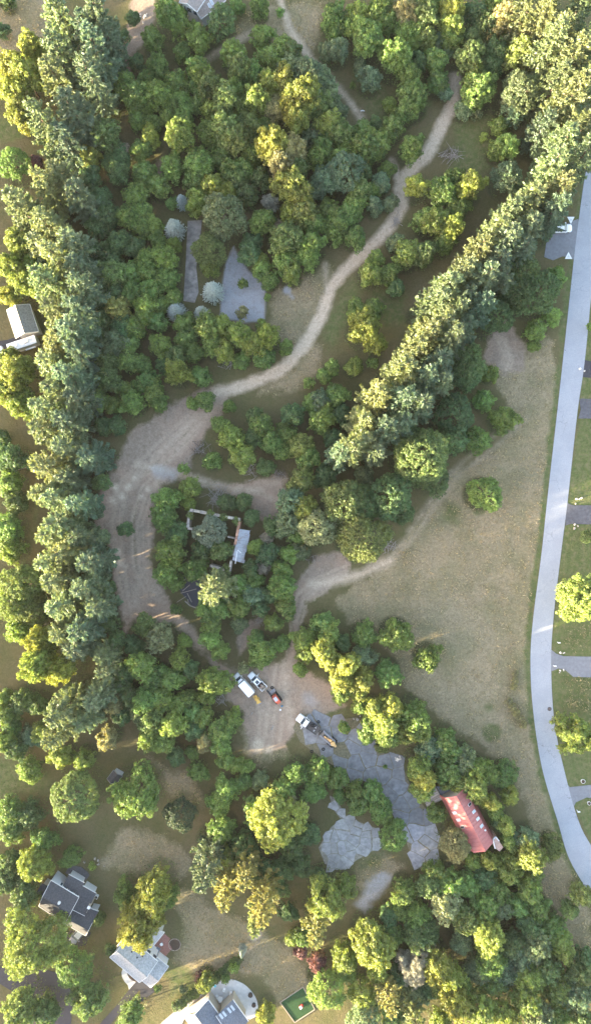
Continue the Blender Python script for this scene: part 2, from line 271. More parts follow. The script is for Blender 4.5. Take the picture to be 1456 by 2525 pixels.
BROAD = """80 112 36 Y;32 164 40 Y;70 196 42 Y;31 227 38 Y;49 265 36 Y;63 303 22 Y;88 402 18 r;94 427 15 r;7 77 18 d;17 3 20 d;140 381 28 d;262 335 38 o;223 391 28 y;258 241 25 d;286 154 25 d;280 110 22 d;
377 98 30 g;328 45 16 d;311 91 14 d;419 38 40 g;444 60 30 g;451 129 26 g;489 91 36 g;388 164 34 g;339 157 18 d;311 210 34 g;335 238 40 g;363 196 26 g;391 238 36 g;437 206 32 g;447 245 26 g;486 175 32 g;489 210 30 g;493 248 20 g;
360 266 18 l;339 293 26 g;377 304 24 g;412 293 20 y;370 339 26 y;349 370 28 g;444 335 44 y;426 412 34 g;356 426 32 g;489 395 36 g;482 437 34 g;391 458 30 g;335 479 34 g;293 426 30 d;272 398 25 d;297 384 26 d;224 437 30 d;245 489 32 d;486 486 24 y;426 500 16 g;
574 130 34 g;591 172 36 o;619 179 34 g;665 140 34 g;689 123 30 g;720 130 28 d;645 85 28 g;585 15 18 g;640 20 24 g;690 30 10 l;497 186 36 g;518 214 32 o;556 249 40 o;518 273 24 y;577 224 30 g;490 256 26 g;633 249 34 Y;668 203 34 Y;703 196 38 Y;717 165 36 b;787 200 38 b;748 249 46 Y;780 263 40 o;682 266 34 t;713 262 34 Y;731 301 34 Y;811 249 38 b;825 273 32 b;808 305 34 Y;836 326 36 o;853 354 34 g;
556 326 42 o;584 347 40 o;518 333 36 g;612 312 34 o;647 315 26 y;623 381 30 l;672 365 46 Y;717 368 42 T;696 406 40 T;731 416 36 o;773 336 34 b;797 368 34 g;839 388 32 l;783 392 28 y;808 444 40 b;787 465 36 b;892 368 38 g;923 354 36 g;941 347 26 g;
493 409 38 g;525 458 32 y;567 423 32 g;598 423 32 g;588 446 30 d;563 472 24 y;486 508 30 l;717 458 46 Y;738 486 36 Y;717 521 30 y;752 528 40 o;769 556 36 g;808 521 36 g;825 560 38 g;857 528 36 g;874 504 34 g;888 469 28 o;874 584 30 g;923 511 22 b;962 500 20 b;937 455 24 b;703 588 46 o;769 605 36 l;757 630 34 l;619 598 30 d;955 420 18 g;545 390 34 g;610 480 30 d;640 440 28 d;560 290 30 g;600 270 30 g;455 285 26 g;420 255 26 g;530 505 26 o;660 545 24 d;890 420 30 d;920 470 22 g;
824 42 36 g;824 73 22 g;880 35 34 l;904 91 46 g;869 66 28 g;939 21 34 l;950 59 30 l;925 45 30 g;1002 25 40 t;1023 70 36 l;995 70 34 l;1044 42 36 o;974 140 44 g;1016 105 26 l;1051 98 26 o;1058 21 30 g;1114 21 34 Y;1114 59 36 y;1107 101 28 g;1079 105 24 b;1103 122 16 b;831 126 30 b;806 129 22 b;887 161 18 b;911 196 30 b;869 211 7 l;
1072 150 32 g;1030 154 24 d;1156 140 40 o;1177 224 46 g;1170 196 30 g;1142 269 22 b;1173 286 14 b;1079 203 28 g;1097 227 18 b;1009 189 34 g;1016 238 46 g;1002 272 30 g;960 259 18 g;967 314 30 g;1016 367 34 l;915 360 40 g;894 325 30 g;925 307 20 d;950 419 16 g;936 451 22 b;1250 360 32 l;1226 370 26 g;1229 311 22 g;1191 339 10 l;1026 458 32 y;1089 472 40 g;1159 458 40 y;1114 440 26 g;
1243 45 40 T;1201 70 36 d;1215 21 36 g;1170 35 34 d;1289 70 34 T;1250 91 30 g;1278 140 40 o;1215 133 36 d;1212 163 30 d;1303 210 28 t;1310 150 32 o;1300 105 30 g;1165 90 30 d;
1371 684 28 g;1321 813 28 l;1361 779 22 l;1316 853 16 l;1206 923 24 g;1191 988 28 g;1245 1035 38 g;1175 1085 36 g;743 1183 36 o;802 1172 30 d;897 1172 26 b;750 1250 34 Y;735 1320 26 g;740 1360 26 b;
1071 549 40 g;1111 564 36 y;1046 539 30 g;1006 624 38 g;1046 624 30 o;976 599 24 b;912 674 34 l;927 639 24 g;957 674 28 g;976 709 24 d;1096 599 30 g;897 808 46 y;877 758 26 g;917 763 30 g;927 848 28 y;872 903 26 l;917 896 14 g;817 908 20 l;762 943 14 l;797 928 18 g;822 968 26 g;787 988 30 b;802 1008 24 g;1126 519 30 g;
792 1036 34 l;827 977 30 g;771 991 26 g;722 1022 30 d;743 1096 34 o;711 1075 26 g;760 1131 32 g;701 1110 24 g;840 1020 26 d;820 1080 24 d;
569 1077 36 l;544 1047 22 g;594 1127 38 y;524 1137 26 g;644 1047 30 g;669 1092 30 g;694 1112 24 g;654 1152 24 d;699 1062 22 g;629 1027 24 d;454 1155 13 l;565 1002 16 g;505 988 22 g;475 995 16 g;625 1080 22 d;
469 1202 28 y;464 1242 18 l;414 1232 36 g;404 1277 38 g;434 1317 36 d;424 1362 42 g;409 1412 36 g;479 1402 34 g;434 1437 24 g;544 1357 30 d;499 1357 28 d;599 1238 22 d;560 1240 22 d;619 1277 20 d;629 1350 20 l;659 1367 30 d;714 1367 26 l;594 1442 26 g;629 1432 24 l;624 1467 30 b;694 1407 28 l;694 1447 36 g;704 1492 30 g;664 1467 26 d;699 1297 25 b;589 1497 30 g;539 1502 30 g;434 1502 14 g;519 1517 28 g;619 1402 22 d;669 1297 24 d;310 1305 20 d;250 1322 22 b;572 1445 26 g;505 1500 22 l;640 1500 24 d;
45 600 40 Y;30 660 42 Y;62 702 40 Y;20 728 30 Y;88 655 32 y;40 918 48 Y;20 962 40 Y;52 992 40 y;82 1005 30 y;25 882 28 y;30 1130 40 d;25 1190 35 g;40 1240 34 d;20 1300 40 g;25 1355 36 y;5 1080 20 d;
50 1551 36 y;100 1580 44 Y;100 1636 46 Y;155 1646 40 Y;280 1741 26 t;265 1821 30 T;150 1866 32 y;210 1871 28 y;15 1761 30 y;30 1790 26 g;55 1726 34 d;90 1736 30 d;10 1721 22 y;75 1816 26 b;75 1901 34 g;15 1826 34 g;40 1846 34 d;100 1806 28 y;
335 1961 66 l;30 2001 40 g;75 2008 36 d;394 1571 38 t;359 1546 34 o;454 1581 18 g;350 1641 40 g;379 1671 36 g;424 1671 34 g;360 1726 36 g;399 1726 36 g;320 1716 30 d;439 1736 28 g;464 1721 24 g;379 1776 34 o;429 1786 38 y;369 1821 34 y;399 1831 34 y;345 1766 26 b;474 1756 28 g;499 1768 28 g;544 1801 38 g;574 1776 26 g;504 1831 22 t;544 1836 28 g;554 1871 26 g;579 1886 24 g;474 1856 18 g;489 1901 24 g;434 1866 26 d;300 1766 26 d;310 1660 28 d;330 1590 28 d;290 1580 26 d;470 1650 24 d;300 1690 24 d;480 1800 26 d;
519 1676 36 g;549 1686 28 g;509 1716 26 g;519 1576 28 l;544 1606 24 g;654 1606 36 l;639 1628 26 g;694 1586 24 g;599 1646 14 t;589 1541 20 b;519 1540 26 g;674 1536 24 g;630 1575 22 g;584 1748 9 l;610 1890 18 g;
795 1537 32 g;746 1575 34 g;753 1610 26 g;809 1565 30 g;844 1586 24 d;897 1565 34 g;897 1617 32 b;799 1603 34 Y;813 1628 30 Y;858 1635 32 Y;841 1673 36 Y;841 1708 30 y;890 1677 34 Y;883 1705 26 y;956 1659 36 g;977 1568 44 g;1054 1621 36 g;739 1652 18 l;918 1740 24 Y;886 1740 20 y;963 1747 34 Y;949 1788 38 Y;914 1785 28 g;904 1813 26 g;956 1816 34 y;1015 1764 42 g;998 1806 32 y;1036 1806 30 y;939 1841 16 o;848 1795 15 l;949 1890 5 l;
1064 1844 38 b;1096 1827 34 g;1103 1851 32 g;1141 1869 36 b;1036 1886 36 y;1043 1921 34 Y;1040 1949 30 y;1103 1897 40 g;1099 1921 26 g;1176 1897 34 g;1141 1928 28 o;1173 1936 34 Y;1128 1940 18 y;1183 1964 24 Y;1246 1911 32 g;1256 1961 26 y;1206 1975 22 Y;1219 2000 20 y;1074 2005 26 g;1231 2030 22 d;1201 1906 30 g;
736 1907 34 g;785 1900 34 g;830 1918 30 g;774 1953 34 g;705 1946 34 g;711 1995 34 t;872 1949 24 g;914 1949 28 g;886 1984 32 g;935 1984 34 g;942 2012 26 g;837 1963 18 g;976 2036 20 l;680 2020 74 Y;640 2000 40 g;549 2045 36 g;539 1985 36 g;560 1945 30 g;640 1925 24 b;600 1930 22 g;720 2080 36 d;760 2060 30 d;740 2130 30 d;
802 2210 48 Y;852 2185 30 y;787 2165 26 d;1201 2118 24 y;1166 2126 20 y;1246 2035 24 Y;1254 2076 22 y;1296 2070 32 b;1306 2110 38 Y;1266 2125 28 y;1236 2112 14 y;1316 2155 26 g;1196 2165 34 d;1251 2155 30 y;1301 2200 38 g;1226 2200 34 g;1151 2180 34 g;1106 2180 38 g;1096 2225 40 t;1141 2260 40 o;1191 2230 40 g;1236 2235 36 b;1271 2230 30 g;1326 2240 34 g;1356 2285 36 g;1301 2275 34 d;1201 2310 46 Y;1206 2365 44 g;1256 2320 36 d;1316 2330 44 b;1276 2355 36 b;1386 2345 34 y;1376 2315 30 g;1341 2385 36 d;1251 2400 40 b;1301 2415 40 y;1291 2455 40 y;1216 2420 36 g;1176 2385 36 b;1371 2440 40 g;1416 2450 40 b;1426 2395 38 d;1326 2500 40 b;1241 2500 40 y;1176 2480 42 y;1116 2465 42 Y;1086 2515 30 l;1076 2385 42 Y;1111 2400 36 y;1051 2435 30 d;1086 2430 36 g;1021 2455 36 b;922 2340 56 Y;962 2310 36 g;907 2300 34 Y;927 2385 34 y;847 2365 36 y;852 2395 30 y;782 2375 24 r;787 2352 14 c;742 2345 16 r;742 2310 22 g;1027 2300 40 d;997 2200 34 g;987 2245 30 g;1051 2300 36 d;1071 2150 32 g;1052 2180 34 d;1136 2325 30 b;1441 2365 30 d;1361 2090 28 o;1431 2205 28 o;1370 2500 34 g;1430 2510 36 d;1400 2240 20 o;1140 2430 30 g;980 2400 30 d;960 2260 28 d;1030 2250 34 g;970 2500 34 d;
30 2045 40 g;90 2125 44 y;20 2165 40 d;65 2200 40 d;25 2125 30 d;110 2070 34 g;85 2325 86 Y;220 2465 50 o;50 2490 50 o;115 2495 40 d;320 2505 36 g;379 2200 50 Y;310 2200 34 g;409 2212 34 g;339 2285 58 Y;175 2115 26 g;564 2115 26 Y;674 2190 36 d;709 2250 24 d;719 2315 18 l;600 2090 40 d;640 2150 40 d;690 2140 34 d;507 2423 23 y;577 2385 13 l;554 2412 11 l;454 2438 10 b;489 2408 12 r;654 2505 26 Y;390 2435 9 g;272 2340 14 d;227 2135 9 l;245 2265 16 o;
1430 1480 60 Y;1415 1810 54 l;1452 805 9 l;265 539 34 d;320 539 34 g;350 559 28 g;379 554 24 y;350 524 30 g;290 599 34 d;270 639 34 d;280 669 38 o;320 674 32 g;250 694 30 d;360 644 34 l;409 639 36 l;429 604 18 l;369 674 30 g;409 689 34 l;369 714 30 l;325 724 30 g;429 734 20 y;285 724 30 d;290 764 34 c2;360 754 30 l;360 779 28 g;300 804 34 d;250 789 28 d;330 809 30 g;389 794 28 g;454 798 28 l;285 849 36 b;240 829 26 d;320 849 26 g;394 853 34 l;459 834 28 g;514 804 38 y;549 804 30 y;524 849 34 g;554 869 28 y;594 829 36 y;624 853 34 y;659 834 34 y;649 883 28 g;594 888 22 g;704 858 18 g;315 888 32 g;260 888 34 d;350 898 26 g;439 918 36 y;494 928 28 g;364 943 30 g;379 968 28 y;394 993 24 g;270 938 34 d;240 988 32 g;325 993 34 g;305 958 22 g;280 998 26 g;434 878 30 d;519 664 22 y;614 624 32 d;644 639 16 y;644 664 26 l;664 694 22 g;699 649 30 g;719 674 28 y;659 734 9 l;599 699 12 l;597 771 14 t;644 801 13 l;240 560 30 d;235 620 30 d;390 590 26 g;330 610 30 d;250 740 28 d;400 750 24 g;480 870 26 g;410 900 26 d;255 1050 24 d;290 1050 22 d;250 1190 22 d;240 1260 20 b;265 1450 20 d;270 1540 24 d"""
TONE = dict(p=(0.096,0.140,0.080), q=(0.136,0.170,0.074), v=(0.170,0.180,0.055), g=(0.118,0.184,0.038), y=(0.158,0.208,0.040), Y=(0.195,0.228,0.046),
  d=(0.080,0.132,0.042), k=(0.036,0.058,0.028), b=(0.115,0.165,0.078), l=(0.150,0.220,0.042), o=(0.122,0.166,0.045), t=(0.190,0.195,0.085), T=(0.235,0.225,0.095),
  r=(0.14,0.055,0.048), c=(0.32,0.17,0.07), c2=(0.19,0.175,0.04), s=(0.29,0.34,0.35), s2=(0.15,0.175,0.115), x=(0.28,0.26,0.20))
TWORD = dict(p='blue-green', q='grey-green', v='yellowish', g='mid-green', y='yellow-green', Y='golden-green', d='dark-green', k='blackish', b='bluish-green', l='lime-green', o='olive', t='tan-green', T='straw-green', r='dark-red', c='coppery', c2='amber-green', s='silvery-blue', s2='grey-green', x='grey')
TONE = {k: tuple(c * 1.15 for c in v) if k not in 'sxc' else v for k, v in TONE.items()}
def parse(s):
    return [(float(a), float(b), float(c), d) for a, b, c, d in (q.split() for q in s.replace('\n', '').split(';') if q.strip())]
TREES = [('pine',) + t for t in parse(PINES)] + [('dense',) + t for t in parse(DENSE)] + [('spruce',) + t for t in parse(SPRUCE)] \
      + [('dead',) + t for t in parse(DEAD)] + [('broad',) + t for t in parse(BROAD)]
def tree_height(kind, rm, tone):
    if kind == 'pine': return 9.0 + 2.9 * rm
    if kind == 'dense': return 2.0 + 1.9 * rm
    if kind == 'spruce': return 2.6 + 2.1 * rm
    if kind == 'dead': return 1.5 + 1.6 * rm
    h = 1.2 + 1.75 * rm
    return min(15.0, h * (1.45 if tone in 'YT' else 1.2 if tone in 'yto' else 1.0))
PLACED = []
for kind, x, y, r, tone in TREES:
    rm = r / PPM
    h = tree_height(kind, rm, tone); zc = h * (0.62 if kind == 'pine' else 0.6)
    rm *= (CAM_H - zc) / CAM_H
    rm *= {'broad': 0.90, 'dense': 0.98, 'pine': 0.96}.get(kind, 1.0)
    if kind == 'broad' and x < 170 and 1560 < y < 1660: h *= 1.35; zc = h * 0.6
    g = P(x, y, zc)
    PLACED.append((kind, x, y, r, tone, rm, h, g.x, g.y))
# ------------------------------------------------------------------ the ground
def vnoise(X, Y, scale, seed):
    r = np.random.default_rng(seed); G = r.random((256, 256))
    u = X / scale + 1000.3; v = Y / scale + 1000.7
    i = np.floor(u).astype(int); j = np.floor(v).astype(int); fu = u - i; fv = v - j
    fu = fu * fu * (3 - 2 * fu); fv = fv * fv * (3 - 2 * fv)
    a = G[i % 256, j % 256]; b = G[(i + 1) % 256, j % 256]; c = G[i % 256, (j + 1) % 256]; d = G[(i + 1) % 256, (j + 1) % 256]
    return (a * (1 - fu) + b * fu) * (1 - fv) + (c * (1 - fu) + d * fu) * fv
def fbm(X, Y, scale, seed, oct=4):
    s = 0; a = 0.5; tot = 0
    for k in range(oct):
        s = s + a * vnoise(X, Y, scale / 2 ** k, seed + k); tot += a; a *= 0.55
    return s / tot
STEP = 0.4
gx = np.arange(-72, 72.01, STEP); gy = np.arange(-124, 124.01, STEP)
# the sheet runs on past the surveyed plot to the horizon
ex = np.concatenate([[-2000, -500, -220, -150, -128, -115, -104, -95, -87, -79], gx, [150, 500, 2000]]); ey = np.concatenate([[-2000, -500, -200], gy, [200, 500, 2000]])
GX, GY = np.meshgrid(ex, ey)
wob = (fbm(GX, GY, 3.0, 11) - 0.5) * 3.0 + (fbm(GX, GY, 0.9, 31, 2) - 0.5) * 1.2
def seg_dist(X, Y, pts, closed):
    d = np.full(X.shape, 1e9); n = len(pts)
    for i in range(n if closed else n - 1):
        ax, ay = pts[i]; bx, by = pts[(i + 1) % n]; dx, dy = bx - ax, by - ay
        t = np.clip(((X - ax) * dx + (Y - ay) * dy) / (dx * dx + dy * dy + 1e-9), 0, 1)
        d = np.minimum(d, np.hypot(X - ax - t * dx, Y - ay - t * dy))
    return d
def inside(X, Y, pts):
    c = np.zeros(np.shape(X), bool); n = len(pts)
    for i in range(n):
        ax, ay = pts[i]; bx, by = pts[i - 1]
        cond = ((ay > Y) != (by > Y)) & (X < (bx - ax) * (Y - ay) / (by - ay + 1e-12) + ax)
        c ^= cond
    return c
def W(pts): return [tuple(P(x, y)[:2]) for x, y in pts]
def area(pts, soft=1.0, w=1.0):
    q = W(pts); d = seg_dist(GX, GY, q, True); d = np.where(inside(GX, GY, q), d, -d) + wob * w
    return np.clip(d / (2 * soft) + 0.5, 0, 1)
def path(pts, width, soft=0.6, w=0.35):
    d = width / 2 - seg_dist(GX, GY, W(pts), False) + wob * w
    return np.clip(d / (2 * soft) + 0.5, 0, 1)
def spot(x, y, r, soft=0.8, w=0.5):
    p = P(x, y); d = r / PPM - np.hypot(GX - p.x, GY - p.y) + wob * w
    return np.clip(d / (2 * soft) + 0.5, 0, 1)
Z = np.zeros_like(GX)
straw = Z.copy(); green = Z.copy(); dirt = Z.copy(); track = Z.copy(); floor = Z.copy(); gravel = Z.copy()
FIELD = [(1300,830),(1362,840),(1378,940),(1345,1230),(1320,1400),(1302,1560),(1304,1660),(1315,1770),(1340,1900),(1400,2090),(1440,2200),(1460,2330),(1400,2360),(1330,2180),(1300,1980),(1200,1850),(1060,1750),(1000,1690),(960,1600),(850,1530),(830,1480),(950,1390),(1000,1330),(1100,1180),(1190,1120),(1280,1060),(1190,890)]
straw = np.maximum(straw, area(FIELD, 1.2))
for q in ([(660,690),(700,700),(790,660),(810,650),(830,680),(800,760),(760,840),(700,860),(660,800)], [(560,120),(620,20),(690,0),(800,0),(790,70),(760,160),(700,100),(600,90)],
          [(-20,-20),(160,-20),(120,110),(60,120),(-20,150)], [(430,2180),(520,2230),(640,2290),(700,2330),(760,2380),(770,2440),(690,2470),(640,2400),(520,2420),(430,2380),(450,2300)],
          [(600,1770),(690,1830),(720,1870),(640,1890),(600,1850)], [(300,2040),(420,2060),(480,2120),(450,2180),(300,2150),(240,2130)], [(370,1870),(480,1920),(500,1980),(420,1970)],
          [(1390,1540),(1456,1540),(1456,1600),(1390,1600)], [(1380,1660),(1456,1680),(1456,1760),(1390,1740)], [(880,2070),(960,2100),(990,2140),(950,2200),(870,2190)], [(720,800),(790,860),(800,920),(730,960),(640,975),(640,955),(740,900)],
          [(1280,1000),(1340,900),(1360,1000),(1320,1100)]):
    straw = np.maximum(straw, area(q, 1.5) * 0.85)
LAWN_R = [(1425,700),(1456,500),(1500,500),(1500,2400),(1456,2080),(1420,2000),(1392,1920),(1366,1786),(1357,1646),(1361,1526),(1381,1367),(1400,1210),(1431,1013)]
green = np.maximum(green, area(LAWN_R, 0.8, 0.3))
VERGE = [(1440,440),(1420,560),(1405,660),(1380,880),(1366,1013),(1342,1227),(1326,1367),(1306,1522),(1299,1626),(1305,1746),(1327,1891),(1370,2031),(1395,2116),(1440,2195)]
green = np.maximum(green, path(VERGE, 1.6, 0.7, 0.6) * 0.85)
for q in ([(-20,280),(80,290),(90,340),(-20,360)], [(-20,1860),(120,1890),(130,1960),(-20,1980)], [(1110,290),(1180,250),(1240,300),(1240,400),(1180,440),(1110,420)], [(800,800),(870,680),(900,720),(880,780),(800,900)],
          [(900,700),(1000,720),(1000,800),(930,820)], [(390,2370),(470,2380),(500,2440),(420,2470)], [(860,140),(960,210),(980,290),(930,300),(870,230)], [(100,1180),(60,1400),(90,1300)], [(880,2100),(950,2090),(940,2140),(880,2150)],
          [(1090,1230),(1140,1250),(1130,1300),(1090,1290)], [(760,1740),(830,1740),(860,1760),(800,1780)], [(680,1870),(760,1850),(800,1880),(720,1900)], [(930,60),(1100,180),(1040,300),(960,240)]):
    green = np.maximum(green, area(q, 1.8) * 0.75)
for q in ((1205,1745,14),(1210,1805,26),(1180,1250,20)): green = np.maximum(green, spot(*q) * 0.7)
CLEAR = [(300,1100),(340,1050),(420,1000),(500,958),(560,950),(560,985),(540,1030),(500,1080),(470,1130),(470,1165),(440,1175),(400,1200),(378,1240),(375,1300),(370,1380),(390,1440),(430,1500),(480,1560),(520,1620),(570,1650),(700,1640),(715,1560),(722,1480),(738,1420),(780,1370),(840,1360),(870,1385),(860,1420),(800,1460),(755,1490),(738,1560),(732,1620),(770,1700),(800,1720),(850,1740),(730,1790),(700,1850),(620,1860),(600,1760),(560,1720),(570,1690),(500,1610),(430,1540),(330,1530),(310,1560),(290,1480),(270,1350),(230,1290),(240,1230),(280,1160)]
dirt = np.maximum(dirt, area(CLEAR, 1.0, 0.7))
for q in ([(490,1180),(560,1192),(640,1180),(700,1172),(695,1290),(650,1282),(600,1230),(500,1200)], [(1210,830),(1250,790),(1300,860),(1290,910),(1230,918),(1190,880)], [(330,-10),(388,-10),(372,60),(332,130),(312,185),(298,150),(310,80)], [(590,1540),(650,1520),(610,1600),(580,1640)], [(720,1640),(860,1700),(830,1740),(740,1730)], [(385,385),(405,385),(400,440),(385,430)]):
    dirt = np.maximum(dirt, area(q, 1.0, 0.7))
track = np.maximum(track, path([(1120,195),(1118,250),(1085,320),(1050,385),(1000,430),(985,470),(990,510),(960,560),(900,620),(850,665),(815,710),(790,780),(750,850),(700,905),(640,938),(580,958),(535,966)], 2.5))
track = np.maximum(track, path([(965,395),(978,430),(986,465)], 1.2))
track = np.maximum(track, path([(688,-10),(712,70),(760,140),(800,185),(840,225),(870,260),(893,300)], 1.5) * 0.75)
track = np.maximum(track, path([(470,175),(560,112),(620,85)], 1.6) * 0.5)
track = np.maximum(track, path([(800,650),(805,700)], 1.0) * 0.6)
track = np.maximum(track, path([(770,1440),(820,1435),(900,1412),(960,1382)], 2.0, 0.9) * 0.75)
for dx in (-9, 9):
    track = np.maximum(track, path([(960,1382+dx*.4),(1005+dx,1330),(1060+dx,1250),(1120+dx,1170),(1190+dx,1110+dx),(1290+dx,1030)], 0.8, 0.8) * 0.4)
for q, s in (([(535,970),(470,1045),(400,1110),(330,1190)], 0.45), ([(545,985),(490,1050),(430,1120)], 0.4), ([(340,1145),(420,1165),(480,1182),(560,1203),(640,1210)], 0.8), ([(385,1195),(400,1165)], 0.7),
             ([(700,1640),(705,1720),(720,1790)], 0.5), ([(735,1560),(715,1640),(690,1740)], 0.35), ([(640,1190),(690,1190)], 0.5), ([(335,1310),(345,1420),(330,1500)], 0.3), ([(365,1300),(362,1400),(400,1480),(480,1580)], 0.3)):
    track = np.maximum(track, path(q, 1.6, 0.9, 0.5) * s)
rut = random.Random(4)
RUTS = [[(540,972),(470,1045),(390,1120),(320,1200),(300,1290),(310,1400),(330,1520)], [(360,1290),(362,1390),(395,1470),(450,1540),(520,1610),(600,1660),(690,1720)], [(420,1160),(370,1210),(345,1290),(350,1400),(380,1470)], [(480,1185),(560,1205),(640,1215),(685,1240)], [(735,1500),(722,1580),(705,1660),(690,1740),(680,1830)], [(870,1400),(800,1430),(750,1470),(730,1540)], [(640,1720),(660,1770),(650,1840)], [(1230,830),(1250,880),(1240,910)], [(330,1180),(400,1150),(470,1080),(520,1010)]]
for q in RUTS:
    for k in range(3):
        d = rut.uniform(-22, 22)
        for e in (-8, 8):
            v = path([(x + d + e, y + (d + e) * 0.3) for x, y in q], 0.55, 0.35, 0.12) * (dirt > 0.4)
            if k == 2: dirt = np.where(dirt > 0.4, dirt - v * 0.28, dirt)
            else: track = np.maximum(track, v * rut.uniform(0.25, 0.5))
for x, y, r in ((277,1235,7),(300,1225,8),(318,1200,7),(330,1180,6),(285,1205,5),(282,1330,7),(290,1360,9),(297,1388,7),(350,1225,9),(365,1205,9),(312,1395,5),(640,1840,16),(660,1850,14),(630,2310,12),(885,770,8)):
    track = np.maximum(track, spot(x, y, r, 0.5, 0.7) * 0.95)
PAD = [(556,650),(575,608),(592,640),(612,668),(650,704),(655,722),(652,790),(600,795),(543,780),(546,720)]
gravel = np.maximum(gravel, area(PAD, 0.25, 0.06)); gravel = np.maximum(gravel, spot(706, 716, 12, 0.3, 0.3)); gravel = np.maximum(gravel, path([(706,716),(722,735)], 0.5, .3, .2))
gravel = np.maximum(gravel, area([(880,2235),(905,2180),(945,2148),(962,2165),(945,2202),(900,2246)], 0.8, 0.7) * 0.8)
gravel = np.maximum(gravel, area([(370,1150),(440,1160),(430,1185),(385,1180)], 0.8, 0.6) * 0.5)
gravel = np.maximum(gravel, spot(765, 1730, 16, 1.0, 1.0) * 0.4)
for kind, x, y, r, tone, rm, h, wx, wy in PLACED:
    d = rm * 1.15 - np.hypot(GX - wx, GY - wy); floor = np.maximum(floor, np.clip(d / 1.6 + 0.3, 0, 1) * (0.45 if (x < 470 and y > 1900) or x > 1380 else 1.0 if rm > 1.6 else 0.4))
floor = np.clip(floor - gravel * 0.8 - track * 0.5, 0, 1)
me = bpy.data.meshes.new('ground')
ny, nx = GX.shape; zz = (fbm(GX, GY, 2.2, 77) - 0.5) * 0.10 * (1 - gravel) * (1 - track * 0.6)
zz = np.where((np.abs(GX) < 80) & (np.abs(GY) < 130), zz, 0)
zz = zz + np.interp(-GX, [79, 87, 95, 104, 115, 128, 150, 220, 2000], [0, 0.8, 2.6, 5.5, 9.0, 12.0, 14.0, 15.0, 15.0])   # unseen rise added west of the plot to keep low sun off the ground
verts = np.stack([GX, GY, zz], -1).reshape(-1, 3)
ii = np.arange(ny * nx).reshape(ny, nx)
quads = np.stack([ii[:-1, :-1], ii[:-1, 1:], ii[1:, 1:], ii[1:, :-1]], -1).reshape(-1, 4)
def face_mean(a): return (a[:-1, :-1] + a[:-1, 1:] + a[1:, 1:] + a[1:, :-1]).reshape(-1) / 4
cls = np.zeros(len(quads), int); cls[face_mean(dirt) > 0.5] = 1; cls[face_mean(track) > 0.45] = 2; cls[face_mean(gravel) > 0.5] = 3
ATTA = np.stack([straw, green, dirt, Z + 1], -1).reshape(-1, 4); ATTB = np.stack([track, floor, gravel, Z + 1], -1).reshape(-1, 4)

gm, gt, gb = nmat('ground', 0.95, 0.1)
co = N(gt, 'ShaderNodeTexCoord').outputs['Object']
n_f = noise(gt, 3.4, 3, 0.7, co); n_m = noise(gt, 0.9, 4, 0.65, co); n_l = noise(gt, 0.11, 4, 0.6, co); n_s = noise(gt, 1.6, 6, 0.75, co, 1.2)
def A(name):
    a = N(gt, 'ShaderNodeAttribute', attribute_name=name); s = N(gt, 'ShaderNodeSeparateColor'); gt.links.new(a.outputs['Color'], s.inputs[0]); return s.outputs
aA, aB = A('surf_a'), A('surf_b')
def two(c1, c2, f, lo=0.3, hi=0.7): return mixc(gt, ramp(gt, f, lo, hi), c1, c2)
base = mixc(gt, ramp(gt, n_l, 0.35, 0.7), two((0.106, 0.092, 0.044), (0.161, 0.132, 0.075), n_s), two((0.069, 0.079, 0.027), (0.120, 0.114, 0.051), n_s))
c_straw = mixc(gt, ramp(gt, n_l, 0.42, 0.66, 0, 0.75), two((0.13,0.11,0.065), (0.41,0.335,0.215), n_s, 0.25, 0.75), two((0.09,0.092,0.042), (0.27,0.24,0.135), n_s, 0.25, 0.75))
c_straw = mixc(gt, ramp(gt, n_m, 0.58, 0.75, 0, 0.5), c_straw, (0.11, 0.125, 0.055))
c_green = mixc(gt, ramp(gt, n_m, 0.42, 0.7, 0, 0.75), two((0.062,0.085,0.028), (0.125,0.15,0.055), n_s), (0.185, 0.16, 0.09))
c_dirt = mixc(gt, ramp(gt, n_m, 0.45, 0.75, 0, 0.6), two((0.21,0.163,0.122), (0.36,0.285,0.22), n_s), (0.15, 0.122, 0.085))
c_dirt = mixc(gt, ramp(gt, n_l, 0.45, 0.62, 0, 0.7), c_dirt, two((0.28,0.195,0.14), (0.45,0.325,0.24), n_s))
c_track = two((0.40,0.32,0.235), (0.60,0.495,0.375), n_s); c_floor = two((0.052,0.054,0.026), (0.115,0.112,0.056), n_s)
c_grav = mixc(gt, ramp(gt, n_m, 0.5, 0.72, 0, 0.6), two((0.308, 0.311, 0.325), (0.413, 0.418, 0.436), n_f), (0.276, 0.251, 0.222))
def soft(a, k=0.55):   # breaks the edge of a surface up with its own grain
    m = N(gt, 'ShaderNodeMath', operation='ADD'); gt.links.new(a, m.inputs[0])
    m2 = N(gt, 'ShaderNodeMath', operation='MULTIPLY_ADD'); gt.links.new(n_s, m2.inputs[0]); m2.inputs[1].default_value = k; m2.inputs[2].default_value = -k / 2
    gt.links.new(m2.outputs[0], m.inputs[1]); return ramp(gt, m.outputs[0], 0.25, 0.75)
def softlin(a):
    m = N(gt, 'ShaderNodeMath', operation='MULTIPLY'); gt.links.new(a, m.inputs[0]); gt.links.new(ramp(gt, n_s, 0.2, 0.6, 0.6, 1.15), m.inputs[1]); m.use_clamp = True; return m.outputs[0]
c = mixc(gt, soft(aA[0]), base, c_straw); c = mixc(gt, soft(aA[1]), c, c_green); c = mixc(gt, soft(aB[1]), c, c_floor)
c = mixc(gt, soft(aA[2]), c, c_dirt); c = mixc(gt, softlin(aB[0]), c, c_track); c = mixc(gt, softlin(aB[2]), c, c_grav)
